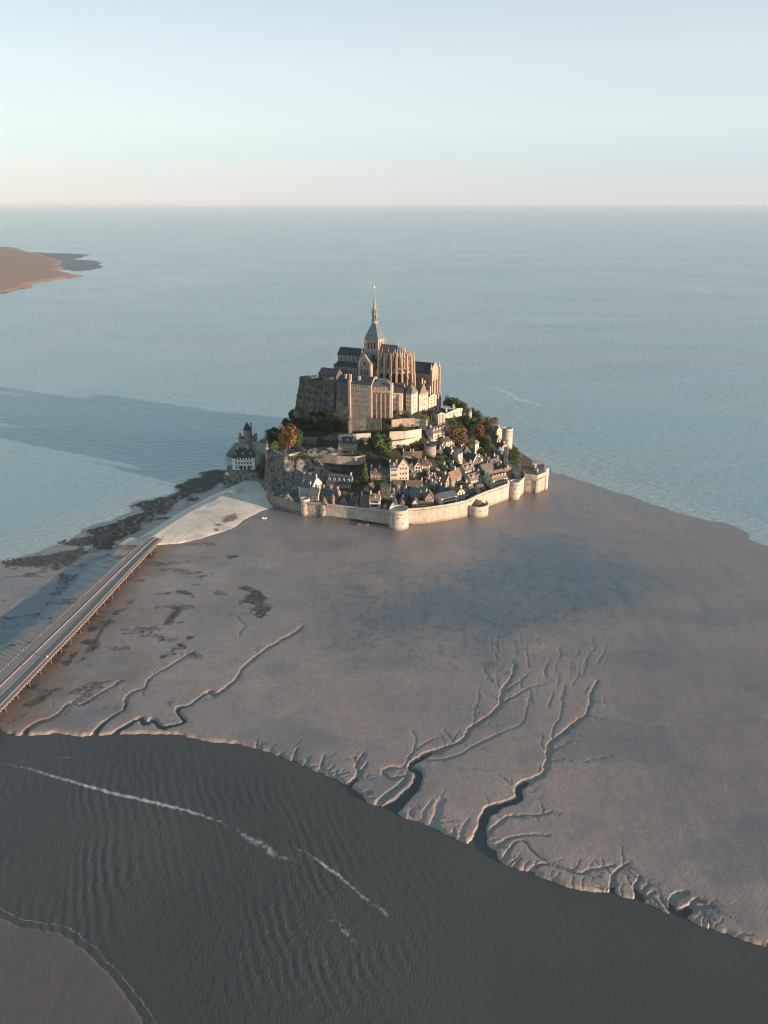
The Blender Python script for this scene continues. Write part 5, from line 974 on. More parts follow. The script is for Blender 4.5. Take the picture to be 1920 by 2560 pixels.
b = MB(); b.frustum((0, 0), 12, 1.9, 1.8, -6, 4); b.build('wall', M['granite'], t_); b = MB(); b.frustum((0, 0), 12, 2.2, 0, 4, 8.2); b.build('roof', M['shingle'], t_)

# ------------------------------------------------------------------ the village
# --- left end
house('big house with shaded blue grey front, slate roof and tall cream gable, behind the leftmost tower', 'L', 1035, 1215, 1365, 1262, 1105, 955, 30, 'L', 'granite', 'slate', (4, 5), (2, 2), dl=3, ch=(.05, .5, .95), wall='granite' if 0 else 'plaster', ws=(.9, 1.5)) if False else None
house('big slate roofed house with tall cream gable behind the leftmost tower', 'L', 1035, 1215, 1365, 1250, 1105, 950, 30, 'L', 'plaster', 'slate', (4, 5), (2, 2), dl=2, ch=(.05, .5, .95), ws=(.9, 1.5))
house('small brown roofed house with a sunlit gable just behind the two small towers', 'L', 1172, 1300, 1358, 1295, 1205, 1110, 24, 'L', 'pale_stone', 'shingle', (1, 2), (1, 1), ch=(1,))
house('long granite house with five white dormers and a sunlit right gable', 'M', 95, 425, 495, 1120, 1052, 925, 14, 'L', 'granite', 'slate', (2, 5), (2, 1), dl=5, ch=(1,))
house('dark slate house with three chimneys, behind the turret wall', 'M', 20, 230, 290, 1290, 1210, 1120, 20, 'L', 'granite', 'slate', (2, 3), (1, 1), ch=(.05, .5, .95))
house('grey stone house with a steep front gable between two dark roofs', 'M', 268, 385, 405, 1345, 1300, 1215, 10, 'R', 'granite', 'slate', (2, 2), None, ch=(.8,))
house('low dark roofed house with one chimney right of the steep grey gable', 'M', 405, 500, 540, 1350, 1300, 1225, 16, 'L', 'granite', 'slate', (1, 2), (1, 1), ch=(0,))
house('little orange gabled house crouching behind the dim rampart', 'M', 470, 545, 565, 1395, 1345, 1285, 12, 'R', 'granite_pink', 'tile', (1, 1), None, ch=())
house('granite house with two dormers, left of the white timbered house', 'M', 560, 672, 690, 1405, 1300, 1195, 8, 'L', 'granite', 'tile_tan', (2, 3), (2, 1), dl=2, dm='granite_pink', ch=(0,))
house('tall white house with dark bands and brown roof between stone gables', 'M', 685, 825, 840, 1440, 1275, 1165, 8, 'L', 'white', 'tile_tan', (3, 4), (2, 1), dl=1, ch=(0, 1), ws=(1.1, 1.3), fm='wood')
house('tiny gabled house pressed against the inner side of the rampart', 'M', 858, 935, 950, 1435, 1400, 1345, 8, 'R', 'pale_stone', 'tile', (1, 2), None)
house('white gabled house behind the largest round tower', 'M', 955, 1080, 1100, 1440, 1380, 1290, 8, 'R', 'white', 'slate', (2, 2), None, ws=(1.3, 1.0), fm='wood')
house('slim white tower house with a pointed roof behind the largest round tower', 'M', 1102, 1158, 1170, 1400, 1330, 1290, 8, 'R', 'white', 'tile', (2, 1), None, hip=True)
house('tall dark stone house with a single small window, deep in shade', 'M', 838, 970, 985, 1290, 1085, 1055, 10, 'L', 'granite_old', 'slate', (2, 2), None, arch=True)
house('dark brown roofed house tucked behind the white timbered house', 'M', 598, 690, 780, 1180, 1150, 1065, 30, 'R', 'granite', 'tile', (1, 2), (1, 1))
house('blue slate cottage above the white gabled house', 'M', 958, 1050, 1075, 1290, 1230, 1165, 12, 'R', 'plaster', 'slate', (1, 2), None, ch=(.6,))
house('dark slate house behind the white tower house', 'M', 1085, 1180, 1215, 1330, 1290, 1215, 14, 'R', 'granite', 'slate', (1, 1), (1, 1))
# --- centre
house('pink washed house with brown roof and two white dormers beside the conical tree', 'M', 698, 965, 985, 1000, 912, 828, 6, 'L', 'granite_pink', 'tile', (2, 5), None, dl=2, ch=(.03, .45), dm='pale_stone')
house('tall cream house with a great stepped gable, the highest front in mid village', 'M', 1075, 1228, 1245, 1015, 800, 700, -6, 'R', 'pale_stone', 'tile', (3, 3), None, ch=(), ws=(1.1, 1.5))
house('cream wing with small roof joined to the left of the great gable', 'M', 970, 1076, 1080, 1040, 820, 745, -4, 'L', 'pale_stone', 'slate', (3, 3), None, dl=1, ch=(.05, .9))
house('long brown roofed house behind the great gable', 'M', 1148, 1262, 1275, 700, 688, 622, 4, 'L', 'granite', 'tile', None, None, ch=(.02, .9), minR=7)
house('orange roofed house right of the long brown roof, mid slope', 'M', 1275, 1400, 1415, 730, 690, 600, 4, 'L', 'pale_stone', 'tile_tan', (1, 3), None, ch=(.1,))
house('small house with a sharp cream gable beside the lane wall', 'M', 1305, 1402, 1415, 905, 805, 738, 2, 'R', 'plaster', 'tile', (2, 2), None, fm='wood')
house('cream house with brown roof and white shutters on the lane', 'M', 1412, 1515, 1530, 862, 778, 705, -4, 'L', 'plaster', 'tile', (2, 4), None, ch=(.5,))
house('dark gabled house shaded between the two cream gables', 'M', 1232, 1300, 1312, 870, 800, 745, 10, 'R', 'granite', 'slate', (1, 1), None)
house('low long house with a wide brown roof and white doors', 'M', 1185, 1420, 1435, 1108, 1060, 995, 0, 'L', 'plaster', 'tile', (1, 6), None, ch=(.97,), ws=(1.2, 1.6))
house('little brown roofed shed house left of the wide brown roof', 'M', 1010, 1110, 1130, 1105, 1085, 1035, 8, 'L', 'granite', 'tile', (1, 2), None)
house('dark slate house in the shaded centre lane', 'M', 1440, 1590, 1625, 1130, 1110, 1050, 24, 'L', 'granite', 'slate', (1, 3), (1, 1), ch=(.1, .9))
# big teal metal roofs and restaurant
house('house with broad blue metal roofs in the middle of the lower street', 'M', 1215, 1345, 1440, 1290, 1245, 1130, 34, 'L', 'granite', 'lead', (1, 2), (1, 2), ch=())
house('second blue metal roofed house stepping down to the brick gable', 'M', 1350, 1440, 1500, 1275, 1200, 1090, 32, 'L', 'granite', 'lead', (1, 2), (1, 1))
t, i_ = house('white gabled restaurant with red awnings behind the bright rampart', 'M', 1272, 1362, 1375, 1400, 1320, 1262, 4, 'R', 'white', 'tile', (1, 1), None, ws=(1.2, 1.8))
b = MB(); b.box(-i_['L'], -2.2, 2.3, 8.5, 0, 2.6, 0); b.box(0, -1, 0, 8.0, 4, 2.2, 1); b.build('awning', [M['red'], M['white']], t)
b = MB(); b.box(.4, -.2, -4, 8.0, 4, 4.2); gable_roof(b, .4, -.2, 8.0, 4, 4.2, 6.0, 0, m=1); b.build('annex', [M['white'], M['tile']], t)
house('pink brick house with a tall plain gable facing the sand', 'M', 1452, 1572, 1590, 1392, 1245, 1170, 0, 'R', 'granite_pink', 'tile', (4, 3), None, ch=(), ws=(1.0, .9))
t, i_ = house('seafront restaurant with two glazed verandas and a shaded gable', 'R', 132, 215, 415, 1340, 1235, 1178, 62, 'R', 'white', 'slate', (1, 1), (2, 7), ws=(1.3, 1.7), ch=())
house('small cream gabled house right of the glazed restaurant', 'R', 402, 418, 512, 1275, 1160, 1105, 66, 'L', 'plaster', 'tile', None, (3, 2), ch=(1,), minL=8)
house('low white shed with a flat pale roof beside the cream gabled house', 'R', 470, 482, 560, 1215, 1180, 1150, 62, 'R', 'white', 'shingle', None, (1, 2), minL=6)
house('brown roofed house with two dormers above the white shed', 'R', 490, 570, 620, 1180, 1110, 1030, 52, 'R', 'granite', 'tile', (2, 2), (2, 2), dr=2, ch=(.1,), minL=9)
t, i_ = house('house with red painted shop front and dark brown side roof', 'R', 620, 702, 770, 1200, 1128, 1065, 58, 'R', 'plaster', 'tile', None, (2, 3), ch=(), fm='red')
b = MB(); b.box(.02, .3, .2, .5, i_['R'] - .3, 2.6, 0); b.box(.02, 0, 2.7, .3, i_['R'], 3.4, 1); b.build('shop_front', [M['red'], M['red']], t)
t, i_ = house('largest hotel of the village with a tan roof and a row of five dormers', 'R', 728, 862, 1045, 1125, 1010, 900, 58, 'R', 'plaster', 'tile_tan', (2, 2), (2, 7), dr=5, dm='white', ch=(), ws=(1.1, 1.5))
b = MB(); b.box(0, 1, -3, 3.4, i_['R'] - .5, 3.0, 0); b.box(-.05, .7, 3.0, 3.8, i_['R'], 3.3, 1); b.build('veranda', [M['white'], M['tile_tan']], t)
put_windows(t, (3.4, 1), (0, 1), i_['R'] - 1.5, .4, 3, 1, 10, 1.2, 1.6)
house('orange roofed house with lit front right of the largest hotel', 'R', 1028, 1040, 1120, 1010, 950, 855, 58, 'R', 'plaster', 'tile_tan', None, (2, 3), ch=(.5,), minL=8)
house('narrow brown house at the right end of the seafront row', 'R', 1118, 1130, 1188, 985, 935, 885, 60, 'R', 'plaster', 'tile', None, (2, 3), ch=(.2,), minL=7)
house('white veranda building in front of the seafront row', 'R', 1045, 1052, 1150, 1045, 1000, 975, 58, 'R', 'white', 'tile', None, (1, 6), minL=4)
house('grey stone house with a broad tan roof above the largest hotel', 'R', 708, 745, 880, 925, 885, 815, 58, 'R', 'granite', 'shingle', (1, 1), (1, 5), ch=(), minL=9)
house('long house with dormers and a lit chimney below the parish church', 'R', 508, 585, 725, 1075, 1010, 935, 52, 'R', 'plaster', 'shingle', (1, 2), (2, 4), dr=2, ch=(.95,), minL=8)
house('pale roofed two storey house left of the parish church', 'R', 455, 515, 632, 985, 890, 810, 50, 'R', 'plaster', 'shingle', (2, 2), (3, 3), dr=2, dm='white', ch=(.9,), minL=8)
house('orange roofed house with a tall brick chimney in mid village', 'R', 362, 412, 470, 1020, 955, 865, 46, 'R', 'granite', 'tile_tan', (2, 1), (2, 2), ch=(.15,), minL=7)
house('orange roofed house with blue shaded front beside the brick chimney', 'R', 292, 345, 410, 1100, 1000, 905, 46, 'R', 'granite', 'tile_tan', (2, 2), (2, 2), ch=(), minL=7)
house('gabled house with small orange lean-to, left of the orange roofs', 'R', 200, 270, 340, 1105, 1025, 940, 40, 'L', 'granite', 'tile', (2, 2), (2, 2), ch=(.4,))
t, i_ = house('small parish church with dark steep roof and lit gable coping', 'R', 560, 610, 712, 835, 790, 690, 52, 'L', 'granite_old', 'dark_slate', (1, 1), (1, 2), cat='church', name='parish_church', minL=14)
b = MB(); b.beam((.1, -.2, i_['H']), (.1, i_['R'] / 2, i_['Z'] + .6), .8); b.build('gable_coping', M['pale_stone'], t)
house('church bell tower with saddle roof, left side shaded and right side lit', 'R', 372, 428, 482, 815, 668, 622, 46, 'R', 'pale_stone', 'dark_slate', (3, 1), (3, 1), cat='bell tower', name='bell_tower', arch=True, ws=(.9, 1.5))
house('sunlit house with dormers just under the abbey outbuildings', 'R', 70, 118, 262, 525, 410, 345, 48, 'R', 'pale_stone', 'shingle', (2, 1), (3, 6), dr=4, dm='white', ch=(0,), minL=9)
house('small sunlit lean-to wing below the dormered house', 'R', 72, 85, 135, 525, 490, 460, 48, 'R', 'pale_stone', 'shingle', None, (1, 2), minL=5)
house('house with terrace and brown roof beside the dark conifer', 'R', 240, 275, 385, 595, 520, 470, 50, 'R', 'pale_stone', 'tile', (2, 1), (2, 3), ch=(0,), minL=8)
round_tower('tower_house', 'dark roofed half round tower house with shaded brown wall in the upper village', 'R', 75, 715, 4.9, 590, z0=None, m='granite', para=.2, cone=(1.05, 2.2), cone_m='dark_slate', corbel=False, slits=3, taper=.97)
house('tall slim house with a pyramid roof standing alone among trees', 'R', 614, 640, 686, 680, 540, 460, 44, 'R', 'pale_stone', 'shingle', (3, 1), (3, 1), hip=True)
house('low sunlit garden house beside the lone slim tower house', 'R', 676, 684, 742, 672, 640, 618, 44, 'R', 'pale_stone', 'shingle', None, (1, 2), minL=5)
house('brown roofed house with a lit front right of the parish church trees', 'R', 812, 862, 968, 835, 800, 752, 50, 'R', 'plaster', 'shingle', (1, 1), (1, 3), ch=(.95,), minL=8)
house('brown roofed house stepping uphill inside the eastern rampart', 'R', 852, 905, 1000, 770, 745, 702, 48, 'R', 'granite', 'shingle', (1, 1), (1, 3), ch=(.1,), minL=7)
house('grey roofed cottage with two chimneys inside the eastern rampart', 'R', 862, 905, 985, 708, 675, 640, 48, 'R', 'granite', 'slate', (1, 1), (1, 2), ch=(.1, .9), minL=6)
house('shaded house with a broad slate roof below the tall north tower', 'R', 880, 960, 1050, 650, 610, 575, 40, 'L', 'granite', 'slate', (2, 3), (2, 2), ch=(0, 1))
house('pointed brown roofed house below the north tower buildings', 'R', 862, 905, 960, 560, 520, 448, 42, 'L', 'granite', 'tile', (1, 1), (1, 1), ch=())
house('orange brown roofed lodge beneath the tall north tower', 'R', 945, 980, 1022, 590, 565, 520, 42, 'L', 'granite_pink', 'tile', (1, 1), (1, 1))
house('grey roofed keep joined to the tall north tower', 'R', 846, 900, 975, 470, 395, 335, 40, 'L', 'pale_stone', 'shingle', (2, 2), (2, 1), ch=(1,))
# --- shaded small houses filling the hollow
fill = [('M', 1500, 1560, 1590, 1010, 975, 930, 'small dark roofed house directly below the lane wall'), ('M', 1570, 1640, 1665, 960, 925, 880, 'small shaded house beneath the lane wall, near its right bend'), ('R', 10, 70, 105, 1010, 975, 925, 'dark slate cottage in the shaded hollow, leftmost of the hollow'),
        ('R', 110, 165, 200, 960, 925, 890, 'small house with a lit right gable in the shaded hollow'), ('R', 60, 130, 165, 1110, 1070, 1015, 'shaded slate house above the red awning restaurant'), ('R', 170, 235, 275, 1180, 1140, 1085, 'dark house with a white dormer behind the glazed restaurant'),
        ('R', 275, 335, 375, 1195, 1165, 1110, 'dark slate roofed house behind the small cream gable'), ('R', 215, 270, 300, 900, 860, 815, 'small shaded house left of the bell tower foot'), ('R', 300, 350, 385, 870, 835, 800, 'shaded cottage at the foot of the bell tower'),
        ('M', 1120, 1200, 1230, 1220, 1170, 1110, 'dark roofed house behind the blue metal roofs'), ('M', 1030, 1110, 1140, 1200, 1150, 1100, 'shaded slate roofed house right of the tall dark house'), ('R', 620, 690, 735, 1000, 975, 935, 'dark house squeezed between the long dormered house and the hotel'),
        ('R', 0, 60, 100, 880, 850, 810, 'tiny shaded house just above the lane wall bend'), ('R', 330, 372, 410, 760, 730, 690, 'shaded house behind the bell tower on its left'), ('R', 150, 200, 235, 700, 665, 620, 'small house right of the half round tower house'), ('R', 190, 235, 275, 660, 600, 565, 'narrow sunlit house below the brown roofed terrace house'),
        ('R', 280, 330, 370, 690, 655, 615, 'small stone house with dark roof under the terrace house'), ('R', 480, 530, 580, 700, 670, 630, 'dark roofed cottage between bell tower and lone slim house'), ('R', 100, 150, 190, 1035, 1000, 955, 'slate cottage in the dark hollow, second from its left end'), ('R', 150, 205, 240, 1090, 1050, 1005, 'slate house in the dark hollow beside the orange lean-to'),
        ('R', 10, 60, 95, 1060, 1020, 975, 'dark house below the leftmost hollow cottage'), ('R', 640, 700, 740, 780, 750, 710, 'dark house behind the parish church choir'), ('R', 735, 790, 830, 800, 770, 735, 'shaded stone house right of the parish church'), ('M', 1560, 1620, 1655, 1090, 1060, 1010, 'slate roofed house where the shaded lanes meet'),
        ('M', 1230, 1300, 1340, 960, 935, 900, 'low shed under the great gable lane'), ('R', 425, 480, 520, 640, 610, 575, 'low sunlit cottage with flowers near the gold shrub tree'), ('R', 20, 80, 110, 640, 600, 560, 'small house left behind the half round tower house'),
        ('R', 880, 935, 1020, 895, 880, 848, 'blue shaded house behind the tan hotel roof'), ('M', 1440, 1490, 1520, 1010, 975, 935, 'dark cottage right of the wide brown roof')]
for c, xl, xc, xr, yb, ye, yr, lb in fill:
    house(lb, c, xl, xc, xr, yb, ye, yr, random.choice((24, 32, 40)), random.choice('LR'), random.choice(('granite', 'plaster', 'granite_old')), random.choice(('slate', 'slate', 'tile')), (1, 2), (1, 1), dl=random.choice((0, 1)), ch=(random.random(),))
house('slate roofed garden house with three dormers on the upper terrace', 'M', 250, 505, 530, 600, 485, 405, 8, 'L', 'granite', 'dark_slate', (2, 6), None, dl=3, ch=(), hip=True, minR=8)
house('small orange roofed garden hut left of the big garden tree', 'M', 605, 650, 665, 500, 480, 460, 6, 'L', 'pale_stone', 'tile_tan', None, None)
house('low stone store against the cliff foot at the left end', 'L', 592, 690, 705, 1210, 1130, 1065, 12, 'L', 'granite', 'dark_slate', (1, 2), None, z0=6)
house('overgrown stone ruin on the shaded back lawn', 'L', 1120, 1280, 1300, 505, 440, 420, 10, 'L', 'granite_old', 'shingle', (1, 3), None)
# turret chimney beside cone-roofed tower
p = CP('L', 1505, 1355, 11.5); t = empty('small_turret', tuple(p), 0, 'slim brick turret with a pointed cap right of the cone roofed tower', 'turret'); b = MB(); b.frustum((0, 4.0), 10, 1.3, 1.25, -2, 5.2); b.build('wall', M['brick'], t); b = MB(); b.frustum((0, 4.0), 10, 1.6, 0, 5.2, 8.8); b.build('roof', M['tile'], t)
# hotel and fort on the left rocks
t, i_ = house('white three storey building with a mansard slate roof on the rocks at the far left', 'L', 118, 432, 450, 848, 672, 555, -4, 'L', 'white', 'dark_slate', (3, 6), None, dl=3, dm='plaster', ch=(.25, .72), hip=True, minR=11, z0=11.5, name='barrack_house', cat='building', ws=(1.1, 1.8), fm='granite')
b = MB(); b.box(-i_['L'] - .15, -.12, i_['H'] * .33, .15, -.02, i_['H'] * .33 + .3); b.box(-i_['L'] - .15, -.12, i_['H'] * .66, .15, -.02, i_['H'] * .66 + .3); b.build('string_course', M['granite'], t)
for x in (-i_['L'] * .62, -i_['L'] * .45, -i_['L'] * .28): add('arched_door', window_mesh(1.7, 3.2, True, 'granite'), t, (x, -.08, .1), 0)
q0 = CP('L', 118, 1003, 1.0); q1 = CP('L', 178, 1008, 1.0); q2 = CP('L', 350, 985, 1.5)
wall_thing('terrace_wall', [q0 + np.array([-1, 5, 0]), q1, q2], [10.5, 10.5, 11], -3, 2.5, 'granite', 'stone terrace wall with a dark arched opening below the white mansard building', 'wall', para=.8)
tw_ = bpy.data.objects['terrace_wall']; d = (q2 - q1)[:2]; d /= np.linalg.norm(d); q = q1[:2] + d * 16; add('arched_opening', window_mesh(3.0, 3.6, True, 'granite'), tw_, (q[0] + d[1] * .1, q[1] - d[0] * .1, 1), math.atan2(d[1], d[0]))
t = round_tower('fort_tower', 'squat round fort tower with a pointed slate capped turret on the left shore', 'L', 335, 560, 8.4, 440, z0=4.0, m='granite', para=1.6, taper=.97, foot=8, slits=2)
H_ = zat(CP('L', 335, 560, 4.0), C('L', 0, 440)[1]) - 4
b = MB(); b.frustum((0, 1), 14, 3.6, 3.5, H_ - 2, H_ + 7.5); b.frustum((-7.0, 0), 8, 1.3, 1.3, H_ - 4, H_ + 4.5); b.box(6, 2, H_ - 3, 8.6, 5, H_ + 3); tu = b.build('turret', M['granite'], t); b = MB(); b.frustum((0, 1), 14, 4.2, 0, H_ + 7.5, H_ + 15.5); b.build('roof', M['dark_slate'], tu); b = MB(); b.box(3.2, 1, H_, 4.4, 2.2, H_ + 14); b.build('chimney', M['granite'], tu)
fw = [CP('L', x, y, z_) for x, y, z_ in ((395, 560, 6), (440, 540, 8), (560, 600, 14), (600, 590, 22))]
wall_thing('fort_wall', [q[:2] for q in fw], [12, 14, 20, 31], 0, 1.6, 'granite', 'stone wall climbing from the round fort to the garden terrace', 'wall')

# ------------------------------------------------------------------ trees
_tr = {}
def tree_meshes(kind, seed=0, n=620):
    k = (kind, seed)
    if k in _tr: return _tr[k]
    r = random.Random(hash(kind) % 1000 if False else sum(map(ord, kind)) + seed * 31); V = []; Fc = []
    lobes = []
    if kind == 'cone': lobes = [((r.uniform(-.08, .08), r.uniform(-.08, .08), .22 + .7 * i / 8), .36 * (1 - i / 9.5) ** .6) for i in range(9)]
    elif kind == 'spread': lobes = [((.34 * math.cos(i * 2.4) * r.uniform(.5, 1.1), .34 * math.sin(i * 2.4) * r.uniform(.5, 1.1), r.uniform(.30, .8)), r.uniform(.18, .29)) for i in range(15)]
    elif kind == 'feather': lobes = [((.36 * math.cos(i * 2.1) * r.uniform(.2, 1.1), .36 * math.sin(i * 2.1) * r.uniform(.2, 1.1), .2 + .7 * r.random()), r.uniform(.12, .24)) for i in range(26)]
    elif kind == 'bush': lobes = [((r.uniform(-.4, .4), r.uniform(-.4, .4), r.uniform(.2, .55)), r.uniform(.18, .34)) for i in range(9)]
    else: lobes = [((.28 * math.cos(i * 2.4) * r.random() ** .5, .28 * math.sin(i * 2.4) * r.random() ** .5, .34 + .46 * r.random()), r.uniform(.20, .32)) for i in range(14)]
    for i in range(n):
        c_, rad = r.choice(lobes); a = r.uniform(0, 2 * math.pi); u_ = r.uniform(-1, 1); q = rad * (r.uniform(.25, 1) ** .35); s_ = math.sqrt(1 - u_ * u_)
        c0 = np.array([c_[0] + q * s_ * math.cos(a), c_[1] + q * s_ * math.sin(a), c_[2] + q * u_ * .85]); sz = r.uniform(.022, .06) * (1.0 if kind != 'feather' else .8)
        nr = np.array([s_ * math.cos(a), s_ * math.sin(a), u_ + .3]) + np.array([r.gauss(0, .5) for _ in range(3)]); nr /= np.linalg.norm(nr)
        t1 = np.cross(nr, [r.gauss(0, 1) for _ in range(3)]); t1 /= np.linalg.norm(t1) + 1e-9; t2 = np.cross(nr, t1); m_ = len(V)
        V += [tuple(c0 + t1 * sz * 1.3), tuple(c0 + t2 * sz), tuple(c0 - t1 * sz * 1.1), tuple(c0 - t2 * sz * .9 + nr * sz * .4)]; Fc.append((m_, m_ + 1, m_ + 2, m_ + 3))
    me = bpy.data.meshes.new('crown'); me.from_pydata(V, [], Fc)
    b = MB(); b.frustum((0, 0), 7, .034, .022, -.3, .4, cap=False)
    for (x, y, z_), rad in lobes[:7]: b.beam((0, 0, .25 + .1 * r.random()), (x, y, z_), .018)
    _tr[k] = (me, b.mesh('trunk', M['bark'])); return _tr[k]
_mt = {}
def tree(kind, lab, pos, h_, w_, leaf, group=None, seed=0, name=None, n=620, cat='tree'):
    me, tm = tree_meshes(kind, seed, n); k = (kind, seed, leaf)
    if k not in _mt: m2 = me.copy(); m2.materials.append(M[leaf]); _mt[k] = m2
    t = empty(name or ('tree' if kind not in ('bush',) else 'shrub'), (pos[0], pos[1], pos[2]), random.uniform(0, 6.28), lab, cat if kind != 'bush' else 'shrub', group); t.scale = (w_, w_, h_)
    add('crown', _mt[k], t); add('trunk', tm, t); return t
def tr_px(kind, lab, c, x, yb, ytop, wpx, leaf, group=None, seed=0, n=620, z0=None, name=None):
    p = T(c, x, yb) if z0 is None else CP(c, x, yb, z0); sc = np.linalg.norm(p - np.array([0, 0, CAMH])) / F; h_ = max(2.0, zat(p, C(c, 0, ytop)[1]) - p[2]); w_ = wpx * CR[c][2] * sc
    return tree(kind, lab, p - np.array([0, 0, .5]), h_ + .5, w_, leaf, group, seed, name, n)
tr_px('feather', 'feathery rust orange tree glowing in sun on the left garden terrace', 'L', 900, 560, 225, 310, 'leaf_rust', n=1300, name='rust_tree', z0=34)
tr_px('round', 'green tree half shaded just right of the rust orange tree', 'L', 1040, 560, 290, 130, 'leaf_green', z0=34)
tr_px('spread', 'small spiky lime palm like tree left of the rust orange tree', 'L', 700, 575, 450, 130, 'leaf_lime', z0=33.5)
tr_px('spread', 'big spreading green tree in front of the sunlit rampart wall', 'M', 850, 660, 345, 265, 'leaf_green', n=1500, name='garden_tree', seed=1)
tr_px('round', 'darker round tree touching the left side of the big spreading tree', 'M', 710, 660, 390, 150, 'leaf_dark', n=900)
tr_px('cone', 'tall conical green tree beside the pink washed house', 'M', 615, 1020, 745, 165, 'leaf_green', n=1200, name='conical_tree')
tr_px('spread', 'wide dark conifer with brown tips below the abbey outbuildings', 'R', 430, 560, 320, 260, 'leaf_brown', n=1300, name='conifer', seed=2)
tr_px('cone', 'small round topped green tree just behind the wide conifer', 'R', 450, 370, 265, 65, 'leaf_green')
tr_px('round', 'lime green tree sunlit below the abbey gate', 'E', 1215, 1680, 1480, 200, 'leaf_lime', n=900, z0=46)
tr_px('round', 'rust tinted round tree near the slim pyramid roofed house', 'R', 690, 480, 310, 150, 'leaf_rust', n=900)
tr_px('round', 'brown green round tree below the rust tinted one', 'R', 750, 545, 440, 150, 'leaf_brown', n=900, seed=1)
tr_px('round', 'large olive green tree with brown top right of the abbey outbuildings', 'R', 700, 330, 145, 160, 'leaf_brown', n=900, seed=2)
tr_px('round', 'green tree left of the brown topped tree', 'R', 615, 345, 200, 140, 'leaf_green', n=900, seed=3)
tr_px('round', 'dusky pink brown tree standing against the sea', 'R', 880, 330, 205, 130, 'leaf_brown', n=700, seed=3)
tr_px('round', 'dark green tree left of the dusky brown tree', 'R', 790, 330, 200, 110, 'leaf_green', n=700, seed=1)
tr_px('round', 'low brown tree above the grey roofed keep', 'R', 830, 370, 270, 110, 'leaf_brown', n=700, seed=1)
tr_px('round', 'broad green tree against the sea beside the monastery gable', 'R', 420, 150, -20, 170, 'leaf_green', n=900, seed=4, z0=42)
tr_px('round', 'leftmost of the green trees beside the monastery gable', 'R', 300, 95, -60, 150, 'leaf_green', n=900, seed=2, z0=44)
tr_px('round', 'green tree between the two sea facing trees beside the monastery', 'R', 360, 110, -45, 130, 'leaf_dark', n=700, seed=2, z0=43)
tr_px('round', 'rightmost green tree of the clump beside the monastery gable', 'R', 495, 190, 20, 130, 'leaf_green', n=900, seed=5, z0=40)
tr_px('round', 'small dark green tree beside the pointed garden turret', 'R', 590, 220, 90, 100, 'leaf_dark', n=600, z0=38)
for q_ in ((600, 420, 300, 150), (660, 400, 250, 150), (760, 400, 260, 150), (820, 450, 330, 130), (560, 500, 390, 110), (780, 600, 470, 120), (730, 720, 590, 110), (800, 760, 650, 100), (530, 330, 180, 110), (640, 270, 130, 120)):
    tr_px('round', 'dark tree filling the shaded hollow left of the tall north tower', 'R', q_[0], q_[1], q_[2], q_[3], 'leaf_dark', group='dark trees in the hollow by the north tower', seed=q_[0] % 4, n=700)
tr_px('round', 'shaded tree in the gap below the lone slim house', 'R', 790, 660, 520, 130, 'leaf_dark', n=600)
tr_px('round', 'autumn gold shrub tree near the terrace house', 'R', 505, 625, 560, 70, 'leaf_rust', n=400)
p = CP('R', 575, 210, 40); t = empty('garden_turret', tuple(p), 0, 'little pointed white turret at the right end of the abbey outbuildings', 'turret'); b = MB(); b.frustum((0, 0), 10, 1.8, 1.8, -5, 4.5); b.build('wall', M['pale_stone'], t); b = MB(); b.frustum((0, 0), 10, 2.1, 0, 4.5, 10); b.build('roof', M['shingle'], t)
# shaded wood on the left flank
G1 = 'dark evergreen trees covering the shaded left slope'
r = random.Random(11); cnt = 0
for i in range(400):
    x, y = r.uniform(165, 560), r.uniform(640, 870)
    lim = np.interp(x, [160, 200, 260, 310, 350, 420, 500, 560], [860, 800, 740, 705, 665, 640, 690, 740])
    if y < lim or y > np.interp(x, [160, 300, 400, 560], [870, 835, 800, 800]): continue
    p = T('A', x, y + 6)
    if p[2] < 8 or p[2] > 72: continue
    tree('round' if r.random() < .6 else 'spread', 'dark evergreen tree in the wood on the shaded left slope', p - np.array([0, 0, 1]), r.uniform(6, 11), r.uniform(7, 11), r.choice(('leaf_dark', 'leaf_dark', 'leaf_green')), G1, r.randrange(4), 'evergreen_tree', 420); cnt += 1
    if cnt >= 95: break
for i in range(40):
    x = r.uniform(372, 600); y = r.uniform(640, 715) if x > 440 else r.uniform(600, 700); q = CP('A', x, y, r.uniform(46, 58)); q = q - np.array([0, 6, 0])
    tree('bush', 'dark scrub clinging to the crag under the west terrace', (q[0], q[1], max(q[2] - 3, hz(q[0], q[1]) - 1)), r.uniform(3, 6), r.uniform(4, 8), 'leaf_dark', 'crag scrub', r.randrange(3), 'shrub', 260)
